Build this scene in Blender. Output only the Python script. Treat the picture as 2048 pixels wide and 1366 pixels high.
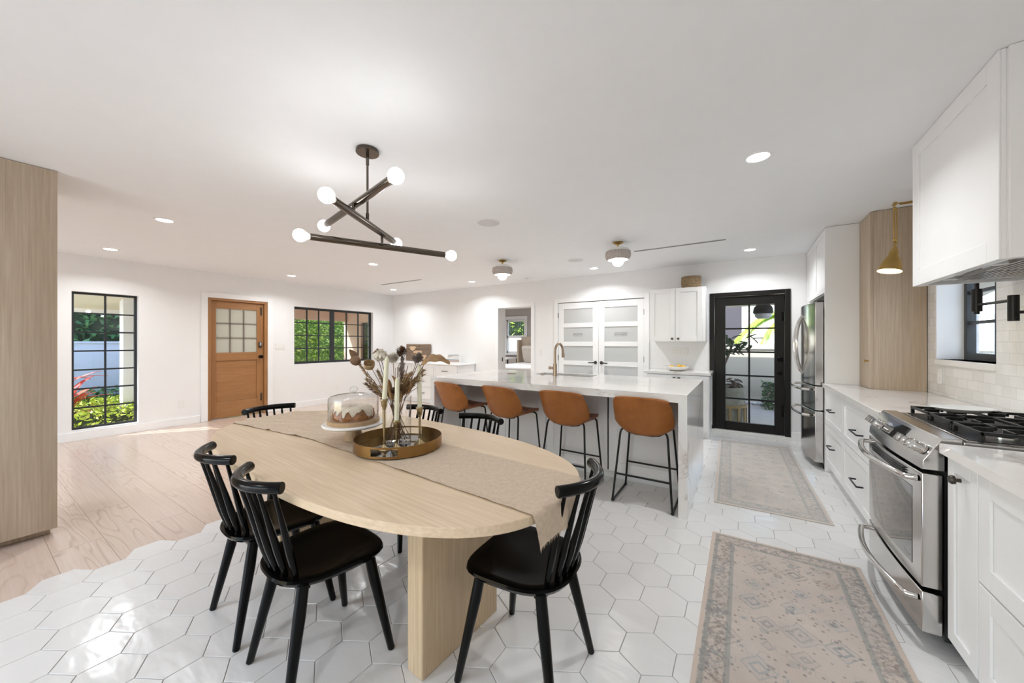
import bpy, bmesh, math, random
from mathutils import Matrix, Vector, noise
random.seed(7)
S = bpy.context.scene
COL = S.collection
PI = math.pi
for o in list(bpy.data.objects):
    bpy.data.objects.remove(o)

# ---------------------------------------------------------------- camera
YAW = 0.5696
cam_d = bpy.data.cameras.new('camera'); cam = bpy.data.objects.new('camera', cam_d); COL.objects.link(cam)
cam.location = (0, 0, 1.30); cam.rotation_euler = (PI/2, 0, YAW)
cam_d.sensor_width = 36; cam_d.lens = 718/2048*36; cam_d.shift_y = 0.7/2048
cam_d.clip_start = 0.02; cam_d.clip_end = 200
S.camera = cam
S.view_settings.view_transform = 'Standard'; S.view_settings.look = 'None'
S.view_settings.gamma = 1; S.view_settings.use_curve_mapping = False
S.view_settings.exposure = 0.50
S.cycles.use_denoising = True
S.cycles.max_bounces = 10; S.cycles.diffuse_bounces = 6; S.cycles.glossy_bounces = 4
S.cycles.transmission_bounces = 8; S.cycles.transparent_max_bounces = 16
S.cycles.sample_clamp_indirect = 6; S.cycles.caustics_reflective = False; S.cycles.caustics_refractive = False

# ---------------------------------------------------------------- sky and sun
W = bpy.data.worlds.new('sky'); S.world = W; W.use_nodes = True
wn = W.node_tree.nodes; wl = W.node_tree.links
sky = wn.new('ShaderNodeTexSky'); sky.sky_type = 'NISHITA'; sky.sun_disc = False
sky.sun_elevation = math.radians(48); sky.sun_rotation = math.radians(215)
wl.new(sky.outputs[0], wn['Background'].inputs[0]); wn['Background'].inputs[1].default_value = 0.65
sd = bpy.data.lights.new('sun', 'SUN'); sun = bpy.data.objects.new('sun', sd); COL.objects.link(sun)
sd.energy = 5.0; sd.angle = math.radians(0.7); sd.color = (1, .98, .95)
_e = math.radians(47); _dir = Vector((.60*math.cos(_e), .80*math.cos(_e), -math.sin(_e)))
sun.rotation_euler = _dir.to_track_quat('-Z', 'Y').to_euler(); sun.location = (-20, -20, 25)
LAMP_W = 8.5        # each recessed ceiling lamp
BULB_E = 20.0        # bare bulbs of the chandelier

# ---------------------------------------------------------------- mesh builder
class MB:
    def __init__(s, T=None): s.bm = bmesh.new(); s.T = T or Matrix()
    def v(s, *p): return s.bm.verts.new(s.T @ Vector(p))
    def f(s, vs, m=0):
        try:
            fa = s.bm.faces.new(vs); fa.material_index = m; return fa
        except ValueError: return None
    def box(s, x0, x1, y0, y1, z0, z1, m=0):
        if x0 > x1: x0, x1 = x1, x0
        if y0 > y1: y0, y1 = y1, y0
        if z0 > z1: z0, z1 = z1, z0
        a = [s.v(x, y, z) for z in (z0, z1) for y in (y0, y1) for x in (x0, x1)]
        for q in ((0,2,3,1),(4,5,7,6),(0,1,5,4),(2,6,7,3),(0,4,6,2),(1,3,7,5)): s.f([a[i] for i in q], m)
        return s
    def prism(s, pts, z0, z1, m=0):
        a = [s.v(x, y, z0) for x, y in pts]; b = [s.v(x, y, z1) for x, y in pts]; n = len(pts)
        s.f(a[::-1], m); s.f(b, m)
        for i in range(n): s.f([a[i], a[(i+1) % n], b[(i+1) % n], b[i]], m)
        return s
    def prism_y(s, pts, y0, y1, m=0):          # outline in x,z
        a = [s.v(x, y0, z) for x, z in pts]; b = [s.v(x, y1, z) for x, z in pts]; n = len(pts)
        s.f(a, m); s.f(b[::-1], m)
        for i in range(n): s.f([a[(i+1) % n], a[i], b[i], b[(i+1) % n]], m)
        return s
    def tube(s, pts, r, seg=10, m=0, closed=False):
        P = [Vector(p) for p in pts]; n = len(P)
        R = r if isinstance(r, (list, tuple)) else [r]*n
        rings = []; N = None
        for i in range(n):
            if closed: t = (P[(i+1) % n]-P[i-1])
            elif i == 0: t = P[1]-P[0]
            elif i == n-1: t = P[-1]-P[-2]
            else: t = (P[i+1]-P[i]).normalized()+(P[i]-P[i-1]).normalized()
            t.normalize()
            if N is None:
                N = t.cross(Vector((0, 0, 1)))
                if N.length < .05: N = t.cross(Vector((0, 1, 0)))
            N = (N-t*N.dot(t)).normalized(); B = t.cross(N)
            k = 1.0
            if not closed and 0 < i < n-1:
                c = (P[i+1]-P[i]).normalized().dot((P[i]-P[i-1]).normalized())
                k = min(1.6, 1/max(.3, math.sqrt((1+c)/2)))
            rings.append([s.v(*(P[i]+(N*math.cos(a)+B*math.sin(a))*R[i])) for a in [2*PI*j/seg for j in range(seg)]])
        last = n if closed else n-1
        for i in range(last):
            A = rings[i]; Bq = rings[(i+1) % n]
            for j in range(seg): s.f([A[j], A[(j+1) % seg], Bq[(j+1) % seg], Bq[j]], m)
        if not closed:
            s.f(rings[0][::-1], m); s.f(rings[-1], m)
        return s
    def cyl(s, c, r, z0, z1, seg=32, m=0, r1=None):
        return s.lathe([(0, z0), (r, z0), (r if r1 is None else r1, z1), (0, z1)], (c[0], c[1], 0), seg, m)
    def lathe(s, prof, c=(0, 0, 0), seg=32, m=0, closed=False):
        rings = []
        for r, z in prof:
            if r < 1e-6: rings.append([s.v(c[0], c[1], c[2]+z)])
            else: rings.append([s.v(c[0]+r*math.cos(2*PI*j/seg), c[1]+r*math.sin(2*PI*j/seg), c[2]+z) for j in range(seg)])
        if closed: rings.append(rings[0])
        for A, B in zip(rings, rings[1:]):
            for j in range(seg):
                k = (j+1) % seg
                if len(A) == 1 and len(B) == 1: continue
                if len(A) == 1: s.f([A[0], B[k], B[j]], m)
                elif len(B) == 1: s.f([A[j], A[k], B[0]], m)
                else: s.f([A[j], A[k], B[k], B[j]], m)
        return s
    def ball(s, c, r, seg=16, m=0, sz=1.0):
        n = seg//2
        return s.lathe([(r*math.sin(PI*i/n) if 0 < i < n else 0, -r*sz*math.cos(PI*i/n)) for i in range(n+1)], c, seg, m)
    def grid(s, fn, nu, nv, m=0, closeu=False):
        V = [[s.v(*fn(i/nu, j/nv)) for j in range(nv+1)] for i in range(nu if closeu else nu+1)]
        for i in range(nu):
            A = V[i]; B = V[(i+1) % len(V)] if closeu else V[i+1]
            for j in range(nv): s.f([A[j], B[j], B[j+1], A[j+1]], m)
        return s
    def shaker(s, w, h, t=.02, rail=.06, rec=.008, m=0):   # in x,z, front faces -y
        s.box(0, w, rec, t, 0, h, m)
        s.box(0, rail, 0, rec, 0, h, m); s.box(w-rail, w, 0, rec, 0, h, m)
        s.box(rail, w-rail, 0, rec, 0, rail, m); s.box(rail, w-rail, 0, rec, h-rail, h, m)
        return s
    def build(s, name, mats, parent=None, world=True, bevel=0, ang=35, sub=0, solid=0, bseg=2):
        bm = s.bm
        if parent is not None and world:
            bm.transform(Matrix.Translation(-Vector(parent['_base'])))
        o_loc = None
        if parent is None and world and len(bm.verts):
            xs = [v.co for v in bm.verts]
            c = Vector(((min(v.x for v in xs)+max(v.x for v in xs))/2, (min(v.y for v in xs)+max(v.y for v in xs))/2, min(v.z for v in xs)))
            bm.transform(Matrix.Translation(-c)); o_loc = c
        bmesh.ops.recalc_face_normals(bm, faces=bm.faces)
        me = bpy.data.meshes.new(name); bm.to_mesh(me); bm.free()
        for p in me.polygons: p.use_smooth = True
        me.set_sharp_from_angle(angle=math.radians(ang))
        for mt in (mats if isinstance(mats, (list, tuple)) else [mats]): me.materials.append(mt)
        o = bpy.data.objects.new(name, me); COL.objects.link(o)
        if o_loc is not None: o.location = o_loc
        if parent is not None:
            o.parent = parent
        o['_base'] = tuple(parent['_base']) if parent is not None else tuple(o_loc or (0, 0, 0))
        if solid:
            md = o.modifiers.new('solid', 'SOLIDIFY'); md.thickness = solid; md.offset = 0
        if bevel:
            md = o.modifiers.new('bevel', 'BEVEL'); md.width = bevel; md.segments = bseg; md.limit_method = 'ANGLE'; md.angle_limit = math.radians(30)
        if sub:
            md = o.modifiers.new('sub', 'SUBSURF'); md.levels = sub; md.render_levels = sub
        return o

def thing(name, label, cat, base=(0, 0, 0), rz=0, group=None):
    o = bpy.data.objects.new(name, None); COL.objects.link(o); o.location = base; o.rotation_euler = (0, 0, rz)
    o.empty_display_size = .1
    o['label'] = label; o['category'] = cat; o['_base'] = tuple(base)
    if group: o['group'] = group
    return o
def tag(o, label, cat, group=None, kind=None):
    o['label'] = label; o['category'] = cat
    if group: o['group'] = group
    if kind: o['kind'] = kind
    return o
def struct(o, label=None):
    o['kind'] = 'structure'
    if label: o['label'] = label
    return o
def copy_tree(o, parent=None):
    c = o.copy(); COL.objects.link(c)
    if parent is not None: c.parent = parent
    for ch in [x for x in o.children]: copy_tree(ch, c)
    return c
def place(o, loc, rz=None):
    o.location = loc
    if rz is not None: o.rotation_euler = (0, 0, rz)
    return o
def TR(x, y, z, deg=0, rx=0, ry=0):
    return Matrix.Translation((x, y, z)) @ Matrix.Rotation(math.radians(deg), 4, 'Z') @ Matrix.Rotation(math.radians(ry), 4, 'Y') @ Matrix.Rotation(math.radians(rx), 4, 'X')
def arc(c, r, a0, a1, n, plane='xz'):
    out = []
    for i in range(n+1):
        a = math.radians(a0+(a1-a0)*i/n); p, q = r*math.cos(a), r*math.sin(a)
        out.append((c[0]+p, c[1], c[2]+q) if plane == 'xz' else ((c[0], c[1]+p, c[2]+q) if plane == 'yz' else (c[0]+p, c[1]+q, c[2])))
    return out

# ---------------------------------------------------------------- materials
class NT:
    def __init__(s, name):
        s.m = bpy.data.materials.new(name); s.m.use_nodes = True
        s.n = s.m.node_tree.nodes; s.l = s.m.node_tree.links
        s.b = s.n['Principled BSDF']; s.out = s.n['Material Output']
    def new(s, t, **k):
        n = s.n.new(t)
        for a, b in k.items():
            if a.startswith('i_'):
                n.inputs[a[2:].replace('_', ' ')].default_value = b
            else: setattr(n, a, b)
        return n
    def link(s, a, b): s.l.new(a, b)
    def coord(s, scale=(1, 1, 1), rot=(0, 0, 0), kind='Object'):
        tc = s.new('ShaderNodeTexCoord'); mp = s.new('ShaderNodeMapping')
        mp.inputs['Scale'].default_value = scale; mp.inputs['Rotation'].default_value = rot
        s.link(tc.outputs[kind], mp.inputs['Vector']); return mp.outputs[0]
    def ramp(s, src, stops, interp='LINEAR'):
        r = s.new('ShaderNodeValToRGB'); e = r.color_ramp.elements; r.color_ramp.interpolation = interp
        while len(e) > 1: e.remove(e[-1])
        e[0].position = stops[0][0]; e[0].color = (*stops[0][1], 1)
        for p, c in stops[1:]:
            q = e.new(p); q.color = (*c, 1)
        s.link(src, r.inputs[0]); return r.outputs[0]
    def noise(s, vec, scale, detail=3, rough=.5, dist=0):
        n = s.new('ShaderNodeTexNoise'); n.inputs['Scale'].default_value = scale; n.inputs['Detail'].default_value = detail
        n.inputs['Roughness'].default_value = rough; n.inputs['Distortion'].default_value = dist
        s.link(vec, n.inputs['Vector']); return n.outputs['Fac']
    def mix(s, fac, a, b, mode='MIX'):
        n = s.new('ShaderNodeMix', data_type='RGBA', blend_type=mode)
        for i, x in ((0, fac), (6, a), (7, b)):
            if isinstance(x, (int, float)): n.inputs[i].default_value = x
            elif isinstance(x, tuple): n.inputs[i].default_value = (*x, 1)
            else: s.link(x, n.inputs[i])
        return n.outputs[2]
    def math(s, op, a, b=0.0, c=None):
        n = s.new('ShaderNodeMath', operation=op)
        for i, x in enumerate((a, b) if c is None else (a, b, c)):
            if isinstance(x, (int, float)): n.inputs[i].default_value = x
            else: s.link(x, n.inputs[i])
        return n.outputs[0]
    def bump(s, h, dist=.01, strength=1.0):
        n = s.new('ShaderNodeBump'); n.inputs['Distance'].default_value = dist; n.inputs['Strength'].default_value = strength
        s.link(h, n.inputs['Height']); s.link(n.outputs[0], s.b.inputs['Normal']); return n
    def col(s, x):
        if isinstance(x, tuple): s.b.inputs['Base Color'].default_value = (*x, 1)
        else: s.link(x, s.b.inputs['Base Color'])
def plain(name, col, rough=.5, metal=0.0, spec=.5, var=0.0, vscale=6, coat=0, bump=0, bscale=60):
    t = NT(name); t.b.inputs['Roughness'].default_value = rough; t.b.inputs['Metallic'].default_value = metal
    t.b.inputs['Specular IOR Level'].default_value = spec; t.b.inputs['Coat Weight'].default_value = coat
    v = t.coord()
    n = t.noise(v, vscale, 3)
    d = var if var else .015
    c2 = tuple(max(0, x*(1-d)) for x in col)
    t.col(t.ramp(n, [(.3, c2), (.7, col)]))
    if bump: t.bump(t.noise(v, bscale, 3), bump)
    return t.m
def emis(name, col, e):
    t = NT(name); t.b.inputs['Emission Color'].default_value = (*col, 1); t.b.inputs['Emission Strength'].default_value = e
    t.col(col); return t.m
def glassy(name, tint=(1, 1, 1), refl=1.0, rough=0.0, edge=None):
    t = NT(name); t.n.remove(t.b)
    tr = t.new('ShaderNodeBsdfTransparent'); gl = t.new('ShaderNodeBsdfGlossy'); gl.inputs['Roughness'].default_value = rough
    mx = t.new('ShaderNodeMixShader'); lf = t.new('ShaderNodeLayerWeight'); lf.inputs[0].default_value = .5
    k = t.math('MULTIPLY', t.math('MULTIPLY_ADD', t.math('POWER', lf.outputs['Facing'], 4.0), .85, .045), refl)
    k = t.math('MINIMUM', k, .9)
    if edge:
        lw = t.new('ShaderNodeLayerWeight'); lw.inputs[0].default_value = .35
        t.link(t.ramp(lw.outputs['Facing'], [(.0, tint), (.55, tint), (1.0, edge)]), tr.inputs[0])
    else: tr.inputs[0].default_value = (*tint, 1)
    t.link(k, mx.inputs[0]); t.link(tr.outputs[0], mx.inputs[1]); t.link(gl.outputs[0], mx.inputs[2])
    t.link(mx.outputs[0], t.out.inputs[0]); return t.m
def wood(name, dark, mid, light, grain='x', scale=1.0, rough=.45, bump=.0006, rings=1.0, coat=0):
    t = NT(name); t.b.inputs['Roughness'].default_value = rough; t.b.inputs['Coat Weight'].default_value = coat
    st = {'x': (.12, 1, 1), 'y': (1, .12, 1), 'z': (1, 1, .10)}[grain]
    fine = {'x': (.03, 1, 1), 'y': (1, .03, 1), 'z': (1, 1, .03)}[grain]
    a = t.coord(tuple(q*scale for q in st)); b = t.coord(tuple(q*scale for q in fine))
    n1 = t.noise(a, 3.2, 4, .55, .6)
    w = t.math('FRACT', t.math('MULTIPLY', n1, 9*rings))
    w = t.math('ABSOLUTE', t.math('SUBTRACT', w, .5))
    n2 = t.noise(b, 90, 3, .6)
    n3 = t.noise(a, 1.1, 2); n4 = t.noise(a, 4.5, 2)
    c = t.ramp(n2, [(.3, dark), (.55, mid), (.75, light)])
    c = t.mix(t.math('MULTIPLY', t.ramp(w, [(0, (1, 1, 1)), (.16, (0, 0, 0))]), .32), c, dark)
    c = t.mix(t.math('MULTIPLY', n3, .5), c, light)
    c = t.mix(t.ramp(n4, [(.42, (0, 0, 0)), (.7, (.55, .55, .55))]), c, dark)
    t.col(c)
    if bump: t.bump(t.math('ADD', n2, w), bump)
    return t.m

M = {}
M['wall'] = plain('wall_paint', (.85, .85, .85), .65)
M['ceil'] = plain('ceiling_paint', (.88, .885, .89), .8)
M['trim'] = plain('trim_paint', (.88, .88, .88), .35)
M['cab'] = plain('cabinet_paint', (.87, .87, .87), .32)
M['cab_gap'] = plain('cabinet_shadow_gap', (.05, .05, .05), .6)
M['black'] = plain('black_lacquer', (.0025, .0025, .0025), .16, spec=.16)
M['blackseat'] = plain('black_lacquer_seat', (.002, .002, .002), .12, spec=.07)
M['frame'] = plain('black_window_metal', (.018, .02, .022), .4)
M['steelblack'] = plain('black_powder_steel', (.006, .006, .006), .35, spec=.3)
M['doorblack'] = plain('black_door_paint', (.008, .007, .006), .35, spec=.28)
M['brass'] = plain('aged_brass', (.55, .36, .12), .28, 1.0, var=.2)
M['gold'] = plain('champagne_brass', (.44, .335, .25), .3, 1.0)
M['stickbrass'] = plain('pale_brass', (.46, .36, .20), .3, 1.0, var=.2)
M['traybrass'] = plain('tray_brass', (.34, .20, .075), .36, 1.0, var=.25, vscale=12)
M['bars'] = plain('brown_grey_bars', (.20, .165, .13), .5)
M['bronze'] = plain('dark_bronze', (.13, .11, .09), .22, 1.0)
M['steel'] = plain('stainless_steel', (.64, .62, .60), .17, 1.0, var=.05)
M['steel2'] = plain('stainless_side', (.55, .52, .50), .34, .9)
M['chrome'] = plain('bright_steel', (.72, .70, .68), .12, 1.0)
M['iron'] = plain('cast_iron', (.012, .012, .012), .38, 0.0, spec=.35)
M['plasticw'] = plain('white_plastic', (.84, .83, .81), .4)
M['ovenglass'] = plain('oven_glass', (.012, .012, .013), .04, spec=1.0, coat=1)
M['mirror'] = plain('dark_mirror', (.30, .30, .30), .03, 1.0)
M['pewter'] = plain('dark_knob_metal', (.08, .07, .06), .35, .9)
M['leather'] = None
M['stucco'] = plain('pale_blue_stucco', (.56, .62, .74), .9, bump=.002)
M['peach'] = plain('peach_stucco', (.80, .60, .48), .9, bump=.002)
M['cream'] = plain('cream_paint', (.80, .74, .58), .8)
M['extwhite'] = plain('exterior_white', (.85, .84, .82), .8)
M['paving'] = plain('patio_paving', (.62, .55, .47), .9, var=.15)
M['soil'] = plain('soil', (.09, .06, .04), .95, var=.4, vscale=30)
M['candle'] = plain('ivory_wax', (.80, .78, .60), .4)
M['marble'] = plain('white_marble', (.86, .85, .83), .25)
M['ceramic'] = plain('white_ceramic', (.84, .83, .80), .3)
M['bedgrey'] = plain('bedroom_wall', (.52, .49, .46), .7)
M['tuft'] = plain('beige_linen_upholstery', (.50, .42, .33), .9, bump=.001, bscale=300)
M['linen'] = plain('white_bedding', (.80, .78, .76), .9)
M['pillow'] = plain('grey_pillow', (.55, .50, .45), .9)
M['glass'] = glassy('window_glass', (.97, .985, .98), .6)
M['clear'] = glassy('clear_glass', (.97, .98, .98), 1.6, 0, edge=(.55, .60, .60))
M['frost'] = None
M['bulb'] = emis('lit_bulb', (.97, .985, 1), BULB_E)
M['bulb2'] = emis('lit_globe', (1, .95, .88), 16)
M['led'] = emis('lit_led_lens', (1, .97, .93), 14)
M['oak'] = wood('bleached_oak', (.60, .45, .29), (.72, .56, .385), (.79, .64, .47), 'x', 1.1, .38)
M['oakleg'] = wood('bleached_oak_upright', (.47, .33, .19), (.60, .445, .275), (.69, .54, .37), 'z', 1.2, .45)
M['panel'] = wood('washed_oak_panel', (.36, .27, .185), (.48, .38, .28), (.57, .47, .365), 'z', .9, .5)
M['doorwood'] = wood('honey_oak', (.27, .115, .035), (.36, .17, .06), (.43, .22, .085), 'y', 2.2, .4)
M['doorwoodv'] = wood('honey_oak_upright', (.27, .115, .035), (.36, .17, .06), (.43, .22, .085), 'z', 2.2, .4)
M['acacia'] = wood('light_mango_wood', (.36, .22, .11), (.50, .33, .18), (.62, .44, .27), 'z', 4, .5)
M['carved'] = wood('carved_wood', (.14, .08, .05), (.32, .22, .15), (.48, .36, .27), 'x', 6, .7, bump=.004)

t = NT('frosted_glass'); t.b.inputs['Roughness'].default_value = .35; t.b.inputs['Transmission Weight'].default_value = 0
t.col(t.ramp(t.noise(t.coord(), 1.3, 2), [(.3, (.51, .53, .53)), (.7, (.58, .58, .575))])); M['frost'] = t.m
t = NT('frosted_door_glass')
tl = t.new('ShaderNodeBsdfTranslucent'); tl.inputs[0].default_value = (.85, .84, .78, 1); mxs = t.new('ShaderNodeMixShader')
t.b.inputs['Base Color'].default_value = (.75, .74, .68, 1); t.b.inputs['Roughness'].default_value = .25
mxs.inputs[0].default_value = .6; t.link(t.b.outputs[0], mxs.inputs[1]); t.link(tl.outputs[0], mxs.inputs[2]); t.link(mxs.outputs[0], t.out.inputs[0]); M['doorglass'] = t.m

# tan leather
t = NT('tan_leather'); v = t.coord(); t.b.inputs['Roughness'].default_value = .42
t.col(t.ramp(t.noise(v, 7, 5, .6), [(.25, (.24, .073, .010)), (.5, (.33, .106, .014)), (.75, (.40, .14, .024))]))
t.bump(t.noise(v, 160, 3), .0006); M['leather'] = t.m
t = NT('leather_seat'); v = t.coord(); t.b.inputs['Roughness'].default_value = .35
t.col(t.ramp(t.noise(v, 7, 5, .6), [(.25, (.17, .05, .018)), (.75, (.30, .10, .035))])); M['leather2'] = t.m

# quartz with veins
t = NT('white_quartz'); v = t.coord((1, 1, 1), (0, 0, .6)); t.b.inputs['Roughness'].default_value = .09
n = t.noise(v, 1.1, 5, .6, 1.6); n = t.math('ABSOLUTE', t.math('SUBTRACT', n, .5))
n2 = t.noise(v, 2.2, 2)
vein = t.math('MULTIPLY', t.ramp(n, [(0, (1, 1, 1)), (.012, (.3, .3, .3)), (.03, (0, 0, 0))]), t.ramp(n2, [(.5, (0, 0, 0)), (.65, (1, 1, 1))]))
t.col(t.mix(t.math('MULTIPLY', vein, .75), t.ramp(t.noise(v, 3, 4), [(.3, (.80, .77, .74)), (.7, (.85, .83, .81))]), (.50, .42, .36))); M['quartz'] = t.m

# hexagonal floor tiles
t = NT('glazed_hex_tile'); v = t.coord(); t.b.inputs['Roughness'].default_value = .2; t.b.inputs['Specular IOR Level'].default_value = .6
g = t.new('ShaderNodeNewGeometry')
c = t.ramp(g.outputs['Random Per Island'], [(0, (.74, .735, .72)), (.5, (.78, .775, .765)), (1, (.80, .795, .785))])
t.col(t.mix(t.math('MULTIPLY', t.noise(v, 5, 3), .25), c, (.72, .70, .69)))
t.bump(t.noise(t.coord((1, 2.2, 1), (0, 0, .5)), 6, 2), .006, .6); M['hex'] = t.m
M['grout'] = plain('grout', (.42, .39, .36), .9)

# oak plank floor, boards along x
t = NT('wide_oak_planks'); v = t.coord(); t.b.inputs['Roughness'].default_value = .22; t.b.inputs['Specular IOR Level'].default_value = .7
br = t.new('ShaderNodeTexBrick'); t.link(v, br.inputs['Vector'])
br.inputs['Color1'].default_value = (0, 0, 0, 1); br.inputs['Color2'].default_value = (1, 1, 1, 1); br.inputs['Mortar'].default_value = (.5, .5, .5, 1)
br.inputs['Scale'].default_value = 1; br.inputs['Mortar Size'].default_value = .0018; br.inputs['Brick Width'].default_value = 1.7
br.inputs['Row Height'].default_value = .215; br.offset = .37; br.offset_frequency = 2; br.inputs['Bias'].default_value = 0
sep = t.new('ShaderNodeSeparateColor'); t.link(br.outputs['Color'], sep.inputs[0])
off = t.new('ShaderNodeCombineXYZ'); t.link(t.math('MULTIPLY', sep.outputs[0], 40), off.inputs[0]); t.link(t.math('MULTIPLY', sep.outputs[0], 17), off.inputs[1])
va = t.new('ShaderNodeVectorMath', operation='ADD'); t.link(v, va.inputs[0]); t.link(off.outputs[0], va.inputs[1])
mp = t.new('ShaderNodeMapping'); mp.inputs['Scale'].default_value = (.13, 1, 1); t.link(va.outputs[0], mp.inputs[0])
n1 = t.noise(mp.outputs[0], 5, 2, .5, .35)
w = t.math('ABSOLUTE', t.math('SUBTRACT', t.math('FRACT', t.math('MULTIPLY', n1, 13)), .5))
msk = t.ramp(t.noise(mp.outputs[0], 2.2, 1), [(.45, (0, 0, 0)), (.62, (1, 1, 1))])
ringf = t.math('MULTIPLY', t.ramp(w, [(0, (1, 1, 1)), (.14, (0, 0, 0))]), t.math('MULTIPLY', msk, .38))
mp2 = t.new('ShaderNodeMapping'); mp2.inputs['Scale'].default_value = (.03, 1, 1); t.link(va.outputs[0], mp2.inputs[0])
n2 = t.noise(mp2.outputs[0], 60, 3, .6)
c = t.ramp(n2, [(.25, (.60, .475, .395)), (.6, (.66, .54, .46)), (.8, (.69, .575, .50))])
c = t.mix(t.math('MULTIPLY', sep.outputs[0], .25), c, (.56, .43, .345))
c = t.mix(ringf, c, (.36, .24, .17))
c = t.mix(t.math('MULTIPLY', br.outputs['Fac'], .6), c, (.25, .17, .12)); t.col(c)
t.bump(t.math('ADD', n2, t.math('MULTIPLY', w, msk)), .0008); M['planks'] = t.m

# handmade square wall tile on the range wall (y,z plane)
t = NT('handmade_wall_tile'); v = t.coord((1, 1, 1), (0, 0, 0)); t.b.inputs['Roughness'].default_value = .12
sx = t.new('ShaderNodeSeparateXYZ'); t.link(v, sx.inputs[0]); cx = t.new('ShaderNodeCombineXYZ'); t.link(sx.outputs[1], cx.inputs[0]); t.link(sx.outputs[2], cx.inputs[1])
br = t.new('ShaderNodeTexBrick'); t.link(cx.outputs[0], br.inputs['Vector'])
br.inputs['Color1'].default_value = (.76, .75, .72, 1); br.inputs['Color2'].default_value = (.84, .83, .81, 1); br.inputs['Mortar'].default_value = (.70, .68, .65, 1)
br.inputs['Scale'].default_value = 1; br.inputs['Mortar Size'].default_value = .0015; br.inputs['Brick Width'].default_value = .13; br.inputs['Row Height'].default_value = .065
t.col(br.outputs['Color']); t.bump(t.math('ADD', t.noise(v, 9, 2), t.math('MULTIPLY', br.outputs['Fac'], -.4)), .003); M['zellige'] = t.m

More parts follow.
